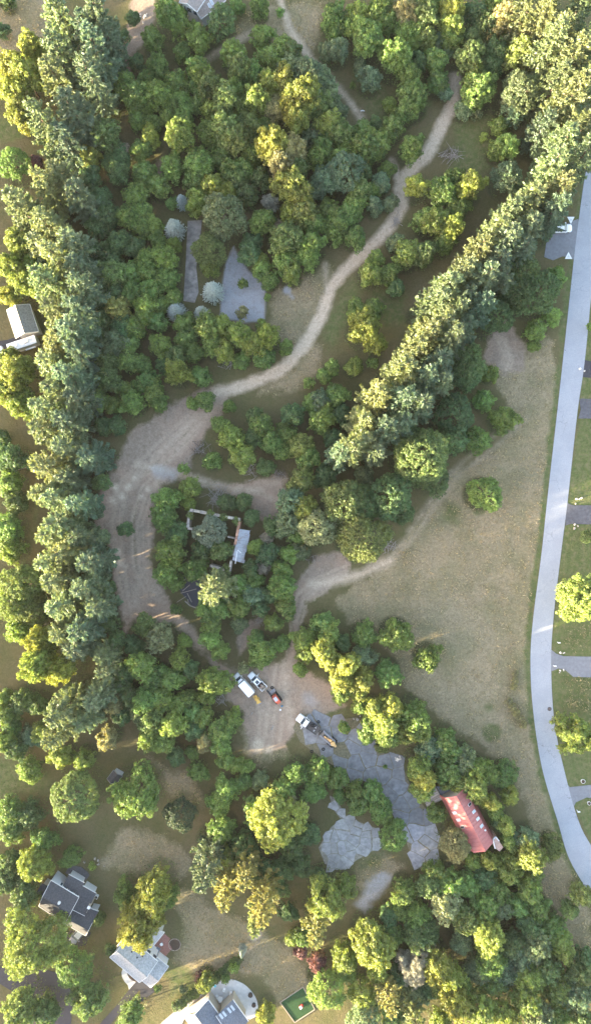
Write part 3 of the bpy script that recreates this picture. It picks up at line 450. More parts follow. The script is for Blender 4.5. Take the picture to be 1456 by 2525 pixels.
gt.links.new(c, gb.inputs['Base Color']); bump(gt, gb, n_s, 0.9, 0.25)

def ground_part(name, k):
    f = quads[cls == k]; used, inv = np.unique(f.reshape(-1), return_inverse=True); f = inv.reshape(-1, 4)
    me = bpy.data.meshes.new(name); me.vertices.add(len(used)); me.vertices.foreach_set('co', verts[used].astype('f').ravel())
    me.loops.add(len(f) * 4); me.polygons.add(len(f)); me.loops.foreach_set('vertex_index', f.astype('i').ravel())
    me.polygons.foreach_set('loop_start', np.arange(len(f), dtype='i') * 4); me.update(calc_edges=True)
    for nm, dat in (('surf_a', ATTA), ('surf_b', ATTB)):
        at = me.attributes.new(nm, 'FLOAT_COLOR', 'POINT'); at.data.foreach_set('color', dat[used].astype('f').ravel())
    me.materials.append(gm); o = bpy.data.objects.new(name, me); col.objects.link(o); tag(o, kind='structure'); return o
for nm, k in (('ground', 0), ('dirt_clearing', 1), ('dirt_track', 2), ('gravel_pad', 3)): ground_part(nm, k)

# ------------------------------------------------------------------ road and drives
def ribbon(left, right, n, z):
    def samp(pts):
        pts = [P(*p) for p in pts]; L = [0]
        for a, b in zip(pts, pts[1:]): L.append(L[-1] + (b - a).length)
        out = []
        for t in np.linspace(0, L[-1], n):
            i = max(k for k in range(len(L)) if L[k] <= t + 1e-6); i = min(i, len(pts) - 2)
            f = (t - L[i]) / (L[i + 1] - L[i]); p0 = pts[max(i - 1, 0)]; p1 = pts[i]; p2 = pts[i + 1]; p3 = pts[min(i + 2, len(pts) - 1)]
            out.append(0.5 * ((2 * p1) + (p2 - p0) * f + (2 * p0 - 5 * p1 + 4 * p2 - p3) * f * f + (3 * p1 - p0 - 3 * p2 + p3) * f ** 3))
        return out
    a, b = samp(left), samp(right); m = MB(); m.v = [(p.x, p.y, z) for p in a] + [(p.x, p.y, z) for p in b]
    m.f = [(i, n + i, n + i + 1, i + 1) for i in range(n - 1)]; return m
RL = [(1462,280),(1450,380),(1438,449),(1428,519),(1413,639),(1386,888),(1372,1015),(1348,1227),(1333,1367),(1313,1522),(1306,1626),(1312,1746),(1334,1891),(1374,2028),(1401,2116),(1446,2195),(1500,2280)]
RR = [(1520,280),(1508,380),(1495,449),(1483,519),(1465,639),(1440,888),(1422,1015),(1398,1232),(1381,1367),(1363,1522),(1357,1640),(1366,1786),(1396,1926),(1426,2028),(1454,2082),(1500,2150),(1550,2220)]
rm_, rt, rb = nmat('road_asphalt', 0.85, 0.3)
rc = N(rt, 'ShaderNodeTexCoord').outputs['Object']
rf = noise(rt, 4.5, 3, 0.7, rc); rl = noise(rt, 0.25, 4, 0.6, rc)
vo = N(rt, 'ShaderNodeTexVoronoi', feature='DISTANCE_TO_EDGE', Scale=0.33)
wn = N(rt, 'ShaderNodeTexNoise', Scale=0.8, Detail=4.0); rt.links.new(rc, wn.inputs['Vector'])
wv = N(rt, 'ShaderNodeVectorMath', operation='MULTIPLY_ADD'); rt.links.new(wn.outputs['Color'], wv.inputs[0]); wv.inputs[1].default_value = (2.2, 2.2, 2.2); rt.links.new(rc, wv.inputs[2])
rt.links.new(wv.outputs[0], vo.inputs['Vector'])
crk = ramp(rt, vo.outputs['Distance'], 0.008, 0.03, 1, 0)
msk = noise(rt, 0.12, 3, 0.6, rc); cm = N(rt, 'ShaderNodeMath', operation='MULTIPLY'); rt.links.new(crk, cm.inputs[0]); rt.links.new(ramp(rt, msk, 0.5, 0.65, 0, 0.5), cm.inputs[1])
rcol = mixc(rt, ramp(rt, rf, 0.3, 0.7), (0.274, 0.285, 0.305), (0.347, 0.358, 0.383))
rcol = mixc(rt, ramp(rt, rl, 0.4, 0.65, 0, 0.5), rcol, (0.243, 0.256, 0.281)); rcol = mixc(rt, cm.outputs[0], rcol, (0.095, 0.095, 0.101))
rt.links.new(rcol, rb.inputs['Base Color']); bump(rt, rb, rf, 0.2, 0.02)
road = ribbon(RL, RR, 120, 0.075).build('road', rm_); tag(road, kind='structure')
def flat(name, pts, mat, z0=-0.05, z1=0.07, parent=None, kind='structure'):
    q = [P(x, y)[:2] for x, y in pts]
    a = sum(q[i][0] * q[(i + 1) % len(q)][1] - q[(i + 1) % len(q)][0] * q[i][1] for i in range(len(q)))
    if a < 0: q = q[::-1]
    o = MB().prism(q, z0, z1).build(name, mat, parent)
    if kind and not parent: tag(o, kind=kind)
    return o
flat('driveway', [(1355,1600),(1370,1612),(1388,1618),(1500,1620),(1500,1671),(1412,1669),(1392,1652),(1375,1648),(1358,1655)], M['drive_grey'])
flat('driveway', [(1394,1237),(1402,1243),(1412,1246),(1500,1246),(1500,1294),(1405,1292),(1392,1296)], M['drive_worn'])
flat('driveway', [(1430,1010),(1426,985),(1432,983),(1500,985),(1500,1032),(1424,1032)], M['drive_worn'])
flat('driveway', [(1434,912),(1440,888),(1500,900),(1500,935),(1436,930)], M['asphalt_dark'])
flat('driveway', [(1392,1930),(1404,1941),(1500,1930),(1500,1975),(1445,1966),(1418,1978),(1412,1990)], M['drive_grey'])
flat('driveway', [(1425,565),(1412,640),(1402,634),(1385,632),(1362,642),(1340,634),(1345,600),(1365,575),(1385,560),(1402,548),(1424,540)], M['drive_grey'], -0.05, 0.071)
flat('driveway', [(-60,850),(20,838),(70,820),(80,835),(40,875),(-60,890)], M['asphalt_dark'])
c2 = crop(350, 3140, 5.0207)
flat('driveway', [c2(655,910), c2(905,1095), c2(650,1290), (345,2440), (300,2490), (262,2540), (215,2560), (255,2515), c2(250,1330), c2(440,1085), c2(560,950)], M['asphalt_dark'])
flat('driveway', [(0,2385),(70,2380),(150,2400),(180,2450),(175,2530),(90,2540),(40,2450),(0,2425)], M['asphalt_dark'])
flat('driveway', [(195,2280),(225,2300),(212,2330),(170,2340),(165,2300)], M['asphalt_dark'])
c3 = crop(600, 3300, 4.853)
flat('driveway', [c3(0,600), c3(120,540), c3(280,400), c3(400,290), c3(480,300), c3(530,410), c3(300,650), c3(120,760), c3(60,900), c3(-120,1010), (370,2560), (400,2520)], M['gravel_drive'])
c4 = crop(580, 1680, 4.55)
cs = flat('concrete_strip', [(463,545),(498,543),(492,600),(484,660),(490,720),(480,747),(452,742),(458,650)], simple('mottled_concrete', (0.29,0.265,0.24), 0.9, 0.2, 0.6, 0.6), -0.05, 0.08)
# broken pavement: slabs one by one on a bed of weeds and dirt
def clip(poly, nx_, ny_, d):
    out = []
    for i in range(len(poly)):
        a, b = poly[i - 1], poly[i]; da = a[0] * nx_ + a[1] * ny_ - d; db = b[0] * nx_ + b[1] * ny_ - d
        if (da <= 0) != (db <= 0):
            t = da / (da - db); out.append((a[0] + (b[0] - a[0]) * t, a[1] + (b[1] - a[1]) * t))
        if db <= 0: out.append(b)
    return out
def slabs(name, pts, ang, su, sv, jit, gap, seed, tint):
    q = W(pts); r = random.Random(seed); root = flat(name, pts, M['mulch_bed' if name == 'cracked_pavement' else 'rubble_bed'], -0.04, 0.058)
    ca, sa = math.cos(ang), math.sin(ang); cx = sum(p[0] for p in q) / len(q); cy = sum(p[1] for p in q) / len(q)
    seeds = []
    for i in range(-22, 23):
        for j in range(-22, 23):
            u = (i + 0.5 * (j % 2) * 0.4 + r.uniform(-jit, jit)) * su; v = (j + r.uniform(-jit, jit)) * sv
            seeds.append((cx + u * ca - v * sa, cy + u * sa + v * ca))
    big = max(su, sv) * 2.6; qa = np.array(q); sd = np.array(seeds)
    ins = inside(sd[:, 0], sd[:, 1], q)
    for k in np.nonzero(ins)[0]:
        sx, sy = seeds[k]; poly = [(sx - big, sy - big), (sx + big, sy - big), (sx + big, sy + big), (sx - big, sy + big)]
        near = np.nonzero((np.abs(sd[:, 0] - sx) < big * 1.6) & (np.abs(sd[:, 1] - sy) < big * 1.6))[0]
        for m_ in near:
            if m_ == k: continue
            dx, dy = sd[m_, 0] - sx, sd[m_, 1] - sy; L = math.hypot(dx, dy); mx, my = (sx + sd[m_, 0]) / 2, (sy + sd[m_, 1]) / 2
            g = gap * (0.15 + 2.4 * ((math.sin(min(k, m_) * 12.9898 + max(k, m_) * 78.233) * 43758.5453) % 1.0) ** 2)
            poly = clip(poly, dx / L, dy / L, (mx * dx + my * dy) / L - g / 2)
            if len(poly) < 3: break
        if len(poly) < 3 or r.random() < 0.03: continue
        rag = []
        for a_, b_ in zip(poly, poly[1:] + poly[:1]):
            ns = max(1, int(math.hypot(b_[0] - a_[0], b_[1] - a_[1]) / 0.45))
            rag += [(a_[0] + (b_[0] - a_[0]) * t / ns, a_[1] + (b_[1] - a_[1]) * t / ns) for t in range(ns)]
        qx = np.array([p[0] for p in rag]); qy = np.array([p[1] for p in rag]); am = 0.45
        poly = list(zip(qx + (fbm(qx, qy, 1.7, 201, 3) - 0.5) * am, qy + (fbm(qx, qy, 1.7, 301, 3) - 0.5) * am))
        o = MB().prism(poly, 0.0, 0.068 + r.uniform(0, 0.02), 0.03).build('slab', M['pavement'], root)
        v = r.uniform(0.92, 1.1) * (1.4 if name == 'cracked_pavement' and sy < P(0, 2020).y else 1.0); o.color = (v * tint[0], v * tint[1], v * tint[2] * r.uniform(0.97, 1.03), 1)
    return root
M['rubble_bed'] = simple('rubble_joint', (0.25, 0.235, 0.19), 0.95, 0.1, 0.5, 1.4)
M['mulch_bed'] = simple('weedy_joint', (0.185, 0.165, 0.105), 0.95, 0.1, 0.4, 2.5)
slabs('cracked_pavement', [(722,1795),(735,1768),(760,1760),(830,1775),(880,1768),(905,1800),(930,1840),(985,1880),(1000,1910),(1020,1960),(1050,1995),(1085,2085),(1060,2140),(1040,2150),(1010,2100),(985,2040),(960,1990),(910,1930),(860,1910),(800,1875),(740,1830)], R(-42), 4.6, 2.3, 0.16, 0.10, 3, (0.98, 1.0, 1.03))
slabs('broken_slab_yard', [(785,2090),(815,2040),(850,2010),(880,2025),(935,2045),(930,2090),(880,2120),(850,2142),(800,2130)], R(-50), 3.2, 1.5, 0.4, 0.12, 9, (1.4, 1.4, 1.36))
slabs('slab_walk', [(812,1962),(828,1968),(850,2010),(838,2018),(818,1990)], R(-55), 2.4, 1.8, 0.3, 0.12, 12, (1.6, 1.58, 1.55))
# ------------------------------------------------------------------ tree models
def leaf_mesh(name, c, n, size, aspect, rnd, axis=None, mats=('leaf',), extra=None):
    """many leaf faces: centres c, normals n"""
    k = len(c); n = n / (np.linalg.norm(n, axis=1, keepdims=True) + 1e-9)
    ref = axis if axis is not None else rng.normal(size=(k, 3))
    a = ref - n * np.sum(ref * n, 1, keepdims=True); a /= np.linalg.norm(a, axis=1, keepdims=True) + 1e-9
    b = np.cross(n, a); s = np.asarray(size).reshape(-1, 1)
    asp = aspect
    v = np.stack([c - a * s * 0.5, c + b * s * asp * 0.5 + a * s * 0.08, c + a * s * 0.5, c - b * s * asp * 0.5 + a * s * 0.08], 1)
    me = bpy.data.meshes.new(name); me.vertices.add(4 * k); me.vertices.foreach_set('co', v.astype('f').ravel())
    me.loops.add(4 * k); me.polygons.add(k); me.loops.foreach_set('vertex_index', np.arange(4 * k, dtype='i'))
    me.polygons.foreach_set('loop_start', np.arange(k, dtype='i') * 4); me.update(calc_edges=True)
    at = me.attributes.new('leaf', 'FLOAT_COLOR', 'POINT'); colr = np.ones((k, 4)); colr[:, :3] = rnd
    at.data.foreach_set('color', np.repeat(colr, 4, 0).astype('f').ravel())
    for m in mats: me.materials.append(M[m])
    return me
def usphere(k):
    v = rng.normal(size=(k, 3)); return v / np.linalg.norm(v, axis=1, keepdims=True)
def crown_broad(name, Rr, h, lobe=0.85, leaf=0.30, dens=1.0, round_=False):
    z0 = 0.16 * h; zc = z0 + (h - z0) * (0.42 if not round_ else 0.45); rz = h - zc
    nl = int((Rr / lobe) ** 2 * (7.0 if round_ else 5.6)) + 5
    # lopsided outline
    ph = rng.uniform(0, 6.28, 4); am = rng.uniform(0.07, 0.22, 4)
    d = usphere(nl * 3); d = d[d[:, 2] > -0.45][:nl]
    az = np.arctan2(d[:, 1], d[:, 0]); out = 1 + sum(am[i] * np.cos((i + 2) * az + ph[i]) for i in range(4)) * (0.5 if round_ else 1)
    rad = rng.uniform(0.42 if not round_ else 0.78, 1.0, len(d)) ** 0.5
    lr = lobe * rng.uniform(0.65, 1.25, len(d)) * (1 if not round_ else 0.8)
    lc = np.stack([d[:, 0] * (Rr - lr * 0.7) * rad * out, d[:, 1] * (Rr - lr * 0.7) * rad * out, zc + d[:, 2] * np.where(d[:, 2] > 0, rz - lr * 0.7, zc - z0) * rad], 1)
    cs, ns, rn = [], [], []
    pr0 = 0.42 if not round_ else 0.30
    if Rr < 1.3: pr0 = 0.24
    for i in range(len(d)):
        npf = max(4, int(dens * 1.45 * (lr[i] / pr0) ** 2)); pu = usphere(npf); pu[:, 2] = np.where(pu[:, 2] < -0.3, -pu[:, 2], pu[:, 2])
        pc = lc[i] + pu * (lr[i] * rng.uniform(0.6, 1.34, npf))[:, None] * np.array([1, 1, 0.85]); pr = pr0 * rng.uniform(0.6, 1.35, npf); br = rng.uniform(0.32, 0.68)
        for a in range(npf):
            k = max(5, int(7.5 * (pr[a] / leaf) ** 2 * 1.5)); u = usphere(k) * 0.8 + pu[a] * 0.45 + np.array([0, 0, 0.25]); u /= np.linalg.norm(u, axis=1, keepdims=True)
            cs.append(pc[a] + u * (pr[a] * rng.uniform(0.6, 1.1, k))[:, None])
            ns.append(u * 0.8 + rng.normal(size=(k, 3)) * 0.38 + np.array([0, 0, 0.12])); b2 = br + rng.normal() * 0.24
            rn.append(np.stack([np.clip(b2 + rng.normal(size=k) * 0.14, 0, 1), np.clip(rng.normal(0.5, 0.2, k), 0, 1), rng.random(k)], 1))
        k = int(lr[i] ** 2 * 26 * dens); u = usphere(k); cs.append(lc[i] + u * lr[i] * 0.7); ns.append(u + rng.normal(size=(k, 3)) * 0.3); rn.append(np.stack([np.clip(0.45 + rng.normal(size=k) * 0.15, 0, 1), rng.random(k) * .6 + .2, rng.random(k)], 1))
    c = np.concatenate(cs); n = np.concatenate(ns); r = np.concatenate(rn)
    return leaf_mesh(name, c, n, leaf * rng.uniform(0.7, 1.35, len(c)), 0.62, r)
def crown_pine(name, Rr, h):
    cs, ns, ax, rn, sz = [], [], [], [], []
    z = 0.035 * h; branches = []
    while z < h * 0.985:
        t = max(0.0, (z - 0.10 * h) / (0.90 * h)); L = Rr * (1 - t) ** 0.62 * (0.72 + 0.35 * min(1, t * 4)) + 0.35
        nb = rng.integers(5, 8); a0 = rng.uniform(0, 6.28)
        for b in range(nb):
            if rng.random() < 0.10: continue
            az = a0 + b * 6.283 / nb + rng.normal() * 0.22; l = L * rng.uniform(0.62, 1.18)
            k = int(10 + l * 25); s = rng.uniform(0.12, 1, k) ** 0.75
            up = 0.10 + 0.38 * t
            dirx, diry = math.cos(az), math.sin(az); side = rng.normal(size=k) * (0.07 + 0.14 * l * 0.33 * np.sin(np.clip(s, 0, 1) * 2.6 + 0.25))
            px = dirx * l * s - diry * side; py = diry * l * s + dirx * side
            pz = z + l * (up * s + 0.14 * s * s) + rng.normal(size=k) * 0.10 - np.abs(side) * 0.15
            cs.append(np.stack([px, py, pz], 1))
            fan = np.sign(side) * rng.uniform(0.15, 0.9, k)
            a = np.stack([dirx - diry * fan, diry + dirx * fan, np.full(k, 0.35) + rng.normal(size=k) * 0.25], 1); ax.append(a)
            ns.append(np.stack([rng.normal(size=k) * 0.7, rng.normal(size=k) * 0.7, np.ones(k) * 0.8], 1))
            br = rng.uniform(0.3, 0.7)
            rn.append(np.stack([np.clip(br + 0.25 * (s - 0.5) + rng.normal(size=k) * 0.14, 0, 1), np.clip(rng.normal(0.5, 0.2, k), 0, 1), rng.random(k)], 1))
            sz.append(rng.uniform(0.45, 0.95, k)); branches.append((az, l, z, up))
        z += rng.uniform(0.6, 1.05)
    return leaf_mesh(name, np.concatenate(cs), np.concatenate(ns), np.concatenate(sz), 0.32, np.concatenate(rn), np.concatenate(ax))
def crown_spruce(name, Rr, h):
    cs, ns, ax, rn = [], [], [], []
    nb = 300
    for b in range(nb):
        t = (b + 0.5) / nb; z = h * (0.06 + 0.92 * t); L = Rr * (1 - t) ** 0.8 * rng.uniform(0.8, 1.12) + 0.15; az = b * 2.39996 + rng.normal() * 0.1
        k = int(8 + L * 9); s = rng.uniform(0.3, 1, k); dx, dy = math.cos(az), math.sin(az); side = rng.normal(size=k) * 0.16 * (1.3 - s)
        cs.append(np.stack([dx * L * s - dy * side, dy * L * s + dx * side, z + L * 0.25 * s + rng.normal(size=k) * 0.05], 1))
        ax.append(np.stack([dx + rng.normal(size=k) * 0.3, dy + rng.normal(size=k) * 0.3, np.full(k, 0.4)], 1)); ns.append(np.stack([rng.normal(size=k) * 0.5, rng.normal(size=k) * 0.5, np.ones(k)], 1))
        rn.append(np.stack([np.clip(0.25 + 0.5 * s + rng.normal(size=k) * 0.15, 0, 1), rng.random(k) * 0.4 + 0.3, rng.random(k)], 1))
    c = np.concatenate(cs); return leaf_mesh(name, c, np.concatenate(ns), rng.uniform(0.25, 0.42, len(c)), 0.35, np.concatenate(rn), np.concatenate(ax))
def trunk_mesh(name, h, top, r, limbs, spread, mat='bark', n=6, twigs=0):
    m = MB(); rr = random.Random(int(h * 100) + limbs)
    m.tube([(0, 0, -0.1), (rr.uniform(-.1, .1), rr.uniform(-.1, .1), h * 0.3), (rr.uniform(-.2, .2), rr.uniform(-.2, .2), top)], [r * 1.25, r, r * 0.3], n)
    for i in range(limbs):
        a = i * 2.4 + rr.uniform(-.4, .4); z = h * (0.25 + 0.5 * i / max(1, limbs)); L = spread * rr.uniform(0.6, 1.0) * (1.1 - 0.5 * i / max(1, limbs))
        e = Vector((math.cos(a) * L, math.sin(a) * L, min(z + L * rr.uniform(0.3, 0.8), top * 0.97))); b = Vector((0, 0, z)); mid = b.lerp(e, 0.5) + Vector((0, 0, 0.1 * L))
        m.tube([b, mid, e], [r * 0.45, r * 0.28, r * 0.08], 5)
        for k in range(twigs):
            p = b.lerp(e, rr.uniform(0.3, 0.95)); q = p + Vector((rr.uniform(-1, 1), rr.uniform(-1, 1), rr.uniform(-0.2, 0.9))) * L * 0.4
            m.tube([p, q], [r * 0.16, r * 0.05], 4)
    return m.mesh(name, M[mat])
PROTO = {}
for Rr, nv in ((0.9, 2), (1.6, 3), (2.3, 4), (3.0, 5), (3.8, 4), (5.2, 3), (7.2, 2)):
    h = 1.2 + 1.75 * Rr
    PROTO.setdefault('broad', []).append((Rr, h, [(crown_broad('crown', Rr, h, 0.28 + 0.15 * Rr if Rr < 3 else 0.78, 0.27 if Rr < 2 else 0.31), trunk_mesh('trunk', h, h * 0.8, 0.05 + 0.035 * Rr, 5, Rr * 0.8)) for _ in range(nv)]))
for Rr, nv in ((2.6, 2), (4.2, 4), (5.6, 2)):
    h = 2.0 + 1.9 * Rr
    PROTO.setdefault('dense', []).append((Rr, h, [(crown_broad('crown', Rr, h, 0.62, 0.25, 0.85, True), trunk_mesh('trunk', h, h * 0.85, 0.08 + 0.04 * Rr, 6, Rr * 0.8)) for _ in range(nv)]))
for Rr, nv in ((3.0, 3), (4.0, 5), (4.8, 3)):
    h = 9 + 2.9 * Rr
    PROTO.setdefault('pine', []).append((Rr, h, [(crown_pine('crown', Rr * 1.12, h), trunk_mesh('trunk', h, h * 0.97, 0.28, 10, Rr * 0.75)) for _ in range(nv)]))
for Rr, nv in ((2.4, 3),):
    h = 1.2 + 1.9 * Rr
    PROTO.setdefault('spruce', []).append((Rr, h, [(crown_spruce('crown', Rr, h), trunk_mesh('trunk', h, h * 0.95, 0.12, 4, Rr * 0.6)) for _ in range(nv)]))
for Rr, nv in ((1.5, 2), (3.5, 2)):
    h = 1.5 + 1.6 * Rr
    PROTO.setdefault('dead', []).append((Rr, h, [(crown_broad('crown', Rr, h, 0.6, 0.16, 0.10), trunk_mesh('trunk', h, h, 0.05 + 0.02 * Rr, 18, Rr, 'dead_bark', 4, 7)) for _ in range(nv)]))

# ------------------------------------------------------------------ where each tree is said to stand
MARKS = [('the red-roofed barn',1140,2030),('the ruined stone walls',530,1335),('the blue-grey gravel pad',600,720),('the narrow concrete strip',472,640),('the white box truck',600,1688),('the flatbed pickup',760,1788),('the lone field tree',1195,1217),('the dark-roofed house',165,2235),('the pale grey roofed house',345,2360),('the slate-roofed house',545,2500),('the green turf square',735,2475),('the brown-roofed house',500,15),('the track fork',985,440),('the white car',1392,563),('the round bare dirt patch',1250,860),('the wide grey driveway',1420,1630),('the left edge house',50,795),('the bend of the track',640,945),('the worn driveway',1430,1268),('the broken slab yard',860,2080),('the half-hidden shed',283,1915),('the black sunken membrane',475,1465),('the upper track end',1120,200),('the thin upper footpath',800,185),('the bottom right corner',1456,2525),('the top right corner',1456,0),('the top left corner',0,0),('the bottom left corner',0,2525),('the bare dirt clearing',320,1300),('the orange loader',678,1724),('the reddish dirt lobe',640,1220),('the lower road end',1440,2160)]
ORD = ['nearest','second nearest','third nearest','fourth nearest','fifth nearest','sixth nearest','seventh nearest','eighth nearest','ninth nearest','tenth nearest','eleventh nearest','twelfth nearest','thirteenth nearest','fourteenth nearest','fifteenth nearest','sixteenth nearest','seventeenth nearest','eighteenth nearest','nineteenth nearest','twentieth nearest']
def where(x, y):
    nm, mx, my = min(MARKS, key=lambda m: (m[1] - x) ** 2 + (m[2] - y) ** 2); dx, dy = x - mx, y - my
    v = abs(dy) > 0.41 * abs(dx); u = abs(dx) > 0.41 * abs(dy); a = 'left of' if dx < 0 else 'right of'
    s = ('upper ' if dy < 0 else 'lower ') + a if u and v else a if u else ('above' if dy < 0 else 'below')
    return s + ' ' + nm, math.hypot(dx, dy)
def pine_group(x, y):
    if x < 300 and y < 1860: return 'pines in the row along the left side'
    if x > 820 and y < 1160: return 'pines in the diagonal row along the road'
    return 'scattered conifers'
KIND = {'pine': ('pine_tree', 'feathery {t} pine', 'pine'), 'dense': ('round_tree', '{s} dense round {t} tree', 'tree'), 'spruce': ('spruce_tree', '{s} {t} spruce', 'spruce'), 'dead': ('dead_tree', '{s} bare {t} dead tree', 'dead tree')}
recs = []
for kind, x, y, r, tone, rm, h, wx, wy in PLACED:
    s = 'tiny' if r < 11 else 'small' if r < 24 else 'medium' if r < 38 else 'large' if r < 58 else 'huge'
    if kind == 'broad':
        nm, lb, ct = ('leafy_tree', '{s} {t} leafy tree', 'tree') if r >= 33 else ('scrub_tree', '{s} {t} scrub tree', 'scrub tree') if r >= 25 else ('shrub', '{s} {t} shrub', 'shrub')
    else: nm, lb, ct = KIND[kind]
    w, d = where(x, y)
    recs.append([nm, lb.format(s=s, t=TWORD[tone]) + ' ' + w, ct, d])
byl = {}
for i, q in enumerate(recs): byl.setdefault(q[1], []).append(i)
for lb, ids in byl.items():
    if len(ids) > 1:
        for k, i in enumerate(sorted(ids, key=lambda i: recs[i][3])): recs[i][1] = lb + ', ' + ORD[min(k, 19)] 
tr = random.Random(21)
TREE_OBJ = []
for (kind, x, y, r, tone, rm, h, wx, wy), (nm, lb, ct, _) in zip(PLACED, recs):
    rp, hp, var = min(PROTO[kind], key=lambda q: abs(math.log(q[0] / rm)))
    cm_, tm_ = var[tr.randrange(len(var))]; s = rm / rp; sz = h / hp
    root = empty(nm, (wx, wy, 0), tr.uniform(0, 6.283))
    if kind == 'pine': g = pine_group(x, y)
    elif kind == 'broad': g = {'leafy_tree': 'leafy trees of the overgrown plot', 'scrub_tree': 'scrub trees of the overgrown plot', 'shrub': 'low shrubs of the overgrown plot'}[nm]
    else: g = {'dense': 'dense round trees', 'spruce': 'silvery blue spruces', 'dead': 'bare dead trees'}[kind]
    tag(root, lb, ct, g)
    jz = tr.uniform(0.82, 1.12) if kind == 'pine' else tr.uniform(0.88, 1.14)
    t = bpy.data.objects.new('trunk', tm_); c = bpy.data.objects.new('crown', cm_)
    for o in (t, c):
        col.objects.link(o); o.parent = root; o.scale = (s * tr.uniform(0.94, 1.06), s * tr.uniform(0.94, 1.06), sz * jz)
    t.scale = c.scale
    b = TONE[tone]; v = tr.uniform(0.78, 1.2); hue = tr.uniform(-0.16, 0.07)
    c.color = (b[0] * v * (1 + hue), b[1] * v, b[2] * v * (1 - hue), 1)
    TREE_OBJ.append(root)

# ------------------------------------------------------------------ undergrowth and grass, past counting
cs, rs = [], []
for kind, x, y, r, tone, rm, h, wx, wy in PLACED:
    if kind in ('spruce',) or rm < 1.4: continue
    isol = (x > 930 and 1150 < y < 1720 and x > 940 and kind != 'pine') or x > 1380
    k = int(rm * rm * (5 if isol else 34)); a = rng.uniform(0, 6.283, k); q = rm * np.sqrt(rng.random(k)) * (0.7 if isol else 1.12)
    px, py = wx + np.cos(a) * q, wy + np.sin(a) * q; cs.append(np.stack([px, py, rng.random(k) ** 1.8], 1))
c = np.concatenate(cs)
def field_at(F, px, py):
    i = np.clip(((py - gy[0]) / STEP).astype(int) + 3, 0, F.shape[0] - 1); j = np.clip(((px - gx[0]) / STEP).astype(int) + 10, 0, F.shape[1] - 1); return F[i, j]
block = np.maximum(np.maximum(gravel, track), dirt * 0.9)
clump = fbm(c[:, 0], c[:, 1], 1.6, 55, 3)
pv = [W(p) for p in ([(722,1795),(735,1768),(880,1768),(1000,1910),(1085,2085),(1040,2150),(960,1990),(800,1875)], [(785,2090),(850,2010),(935,2045),(930,2090),(850,2142),(800,2130)], [(463,545),(498,543),(484,660),(490,720),(480,747),(452,742)], [(1370,560),(1412,560),(1412,640),(1362,642)], [(462,1256),(591,1280),(615,1308),(600,1388),(565,1410),(450,1400)])]
keep = (field_at(block, c[:, 0], c[:, 1]) < 0.35) & (clump > 0.40)
for q in pv: keep &= ~inside(c[:, 0], c[:, 1], q)
rd = seg_dist(c[:, 0], c[:, 1], W([((a[0] + b[0]) / 2, (a[1] + b[1]) / 2) for a, b in zip(RL, RR)]), False); keep &= rd > 4.2
c = c[keep]; clump = clump[keep]; c[:, 2] = 0.1 + c[:, 2] * (clump - 0.32) * 5.6
k = len(c); me = leaf_mesh('undergrowth', c, rng.normal(size=(k, 3)) * 0.5 + np.array([0, 0, 0.8]), rng.uniform(0.2, 0.42, k), 0.62, np.stack([np.clip(fbm(c[:, 0], c[:, 1], 4, 91) * 0.9 + rng.normal(size=k) * 0.15, 0, 1), rng.random(k), rng.random(k)], 1))
o = bpy.data.objects.new('undergrowth', me); col.objects.link(o); o.color = (0.098, 0.135, 0.036, 1); tag(o, 'low dark green undergrowth covering the ground beneath the trees', 'undergrowth', None, 'stuff')
def tufts(name, label, n, F, lo, colr, hgt, seed, wid=0.14, lean=0.5):
    r = np.random.default_rng(seed); px = r.uniform(-67, 67, n * 3); py = r.uniform(-117, 117, n * 3); w = field_at(F, px, py) - field_at(np.maximum(np.maximum(track, gravel), dirt), px, py)
    kk = w > lo + 0.35 * r.random(len(px)); px, py = px[kk][:n], py[kk][:n]
    rd = seg_dist(px, py, W([((a[0] + b[0]) / 2, (a[1] + b[1]) / 2) for a, b in zip(RL, RR)]), False); kk = rd > 3.4
    for q in pv: kk &= ~inside(px, py, q)
    for q in NOGRASS: kk &= ~inside(px, py, W(q))
    px, py = px[kk], py[kk]; n = len(px)
    cl = fbm(px, py, 2.0, seed + 3, 3); h = hgt * (0.4 + 1.2 * cl) * r.uniform(0.6, 1.3, n)
    ax = np.stack([r.normal(size=n) * lean, r.normal(size=n) * lean, np.ones(n)], 1); nn = np.stack([r.normal(size=n), r.normal(size=n), r.normal(size=n) * 0.5], 1)
    me = leaf_mesh(name, np.stack([px, py, h * 0.42], 1), nn, h, wid / hgt, np.stack([np.clip(cl + r.normal(size=n) * 0.2, 0, 1), r.random(n), r.random(n)], 1), ax)
    o = bpy.data.objects.new(name, me); col.objects.link(o); o.color = (*colr, 1); tag(o, label, 'grass', None, 'stuff')
NOGRASS = [[(x, y) for x, y in ((440,2540),(380,2540),(600,2415),(660,2420),(690,2470),(680,2540))], [c2(800,400), c2(1040,110), c2(1330,300), c2(1015,575)], [(690,2470),(747,2431),(774,2488),(726,2520)], [(90,2140),(255,2190),(250,2300),(200,2320),(90,2260)], [c2(100,530), c2(430,180), c2(1110,690), c2(905,1100), (250,2540), (200,2540), c2(310,900)],
           [(1355,1600),(1470,1615),(1470,1672),(1355,1660)], [(1390,1237),(1470,1244),(1470,1298),(1390,1298)], [(1392,1930),(1470,1930),(1470,1975),(1412,1990)]]
tufts('dry_grass', 'tall dry straw coloured grass over the open field', 80000, straw, 0.25, (0.34, 0.285, 0.18), 0.5, 5, 0.12, 0.9)
tufts('green_grass', 'short green grass on the verges and lawns', 26000, green, 0.2, (0.085, 0.115, 0.038), 0.24, 6, 0.10, 0.6)

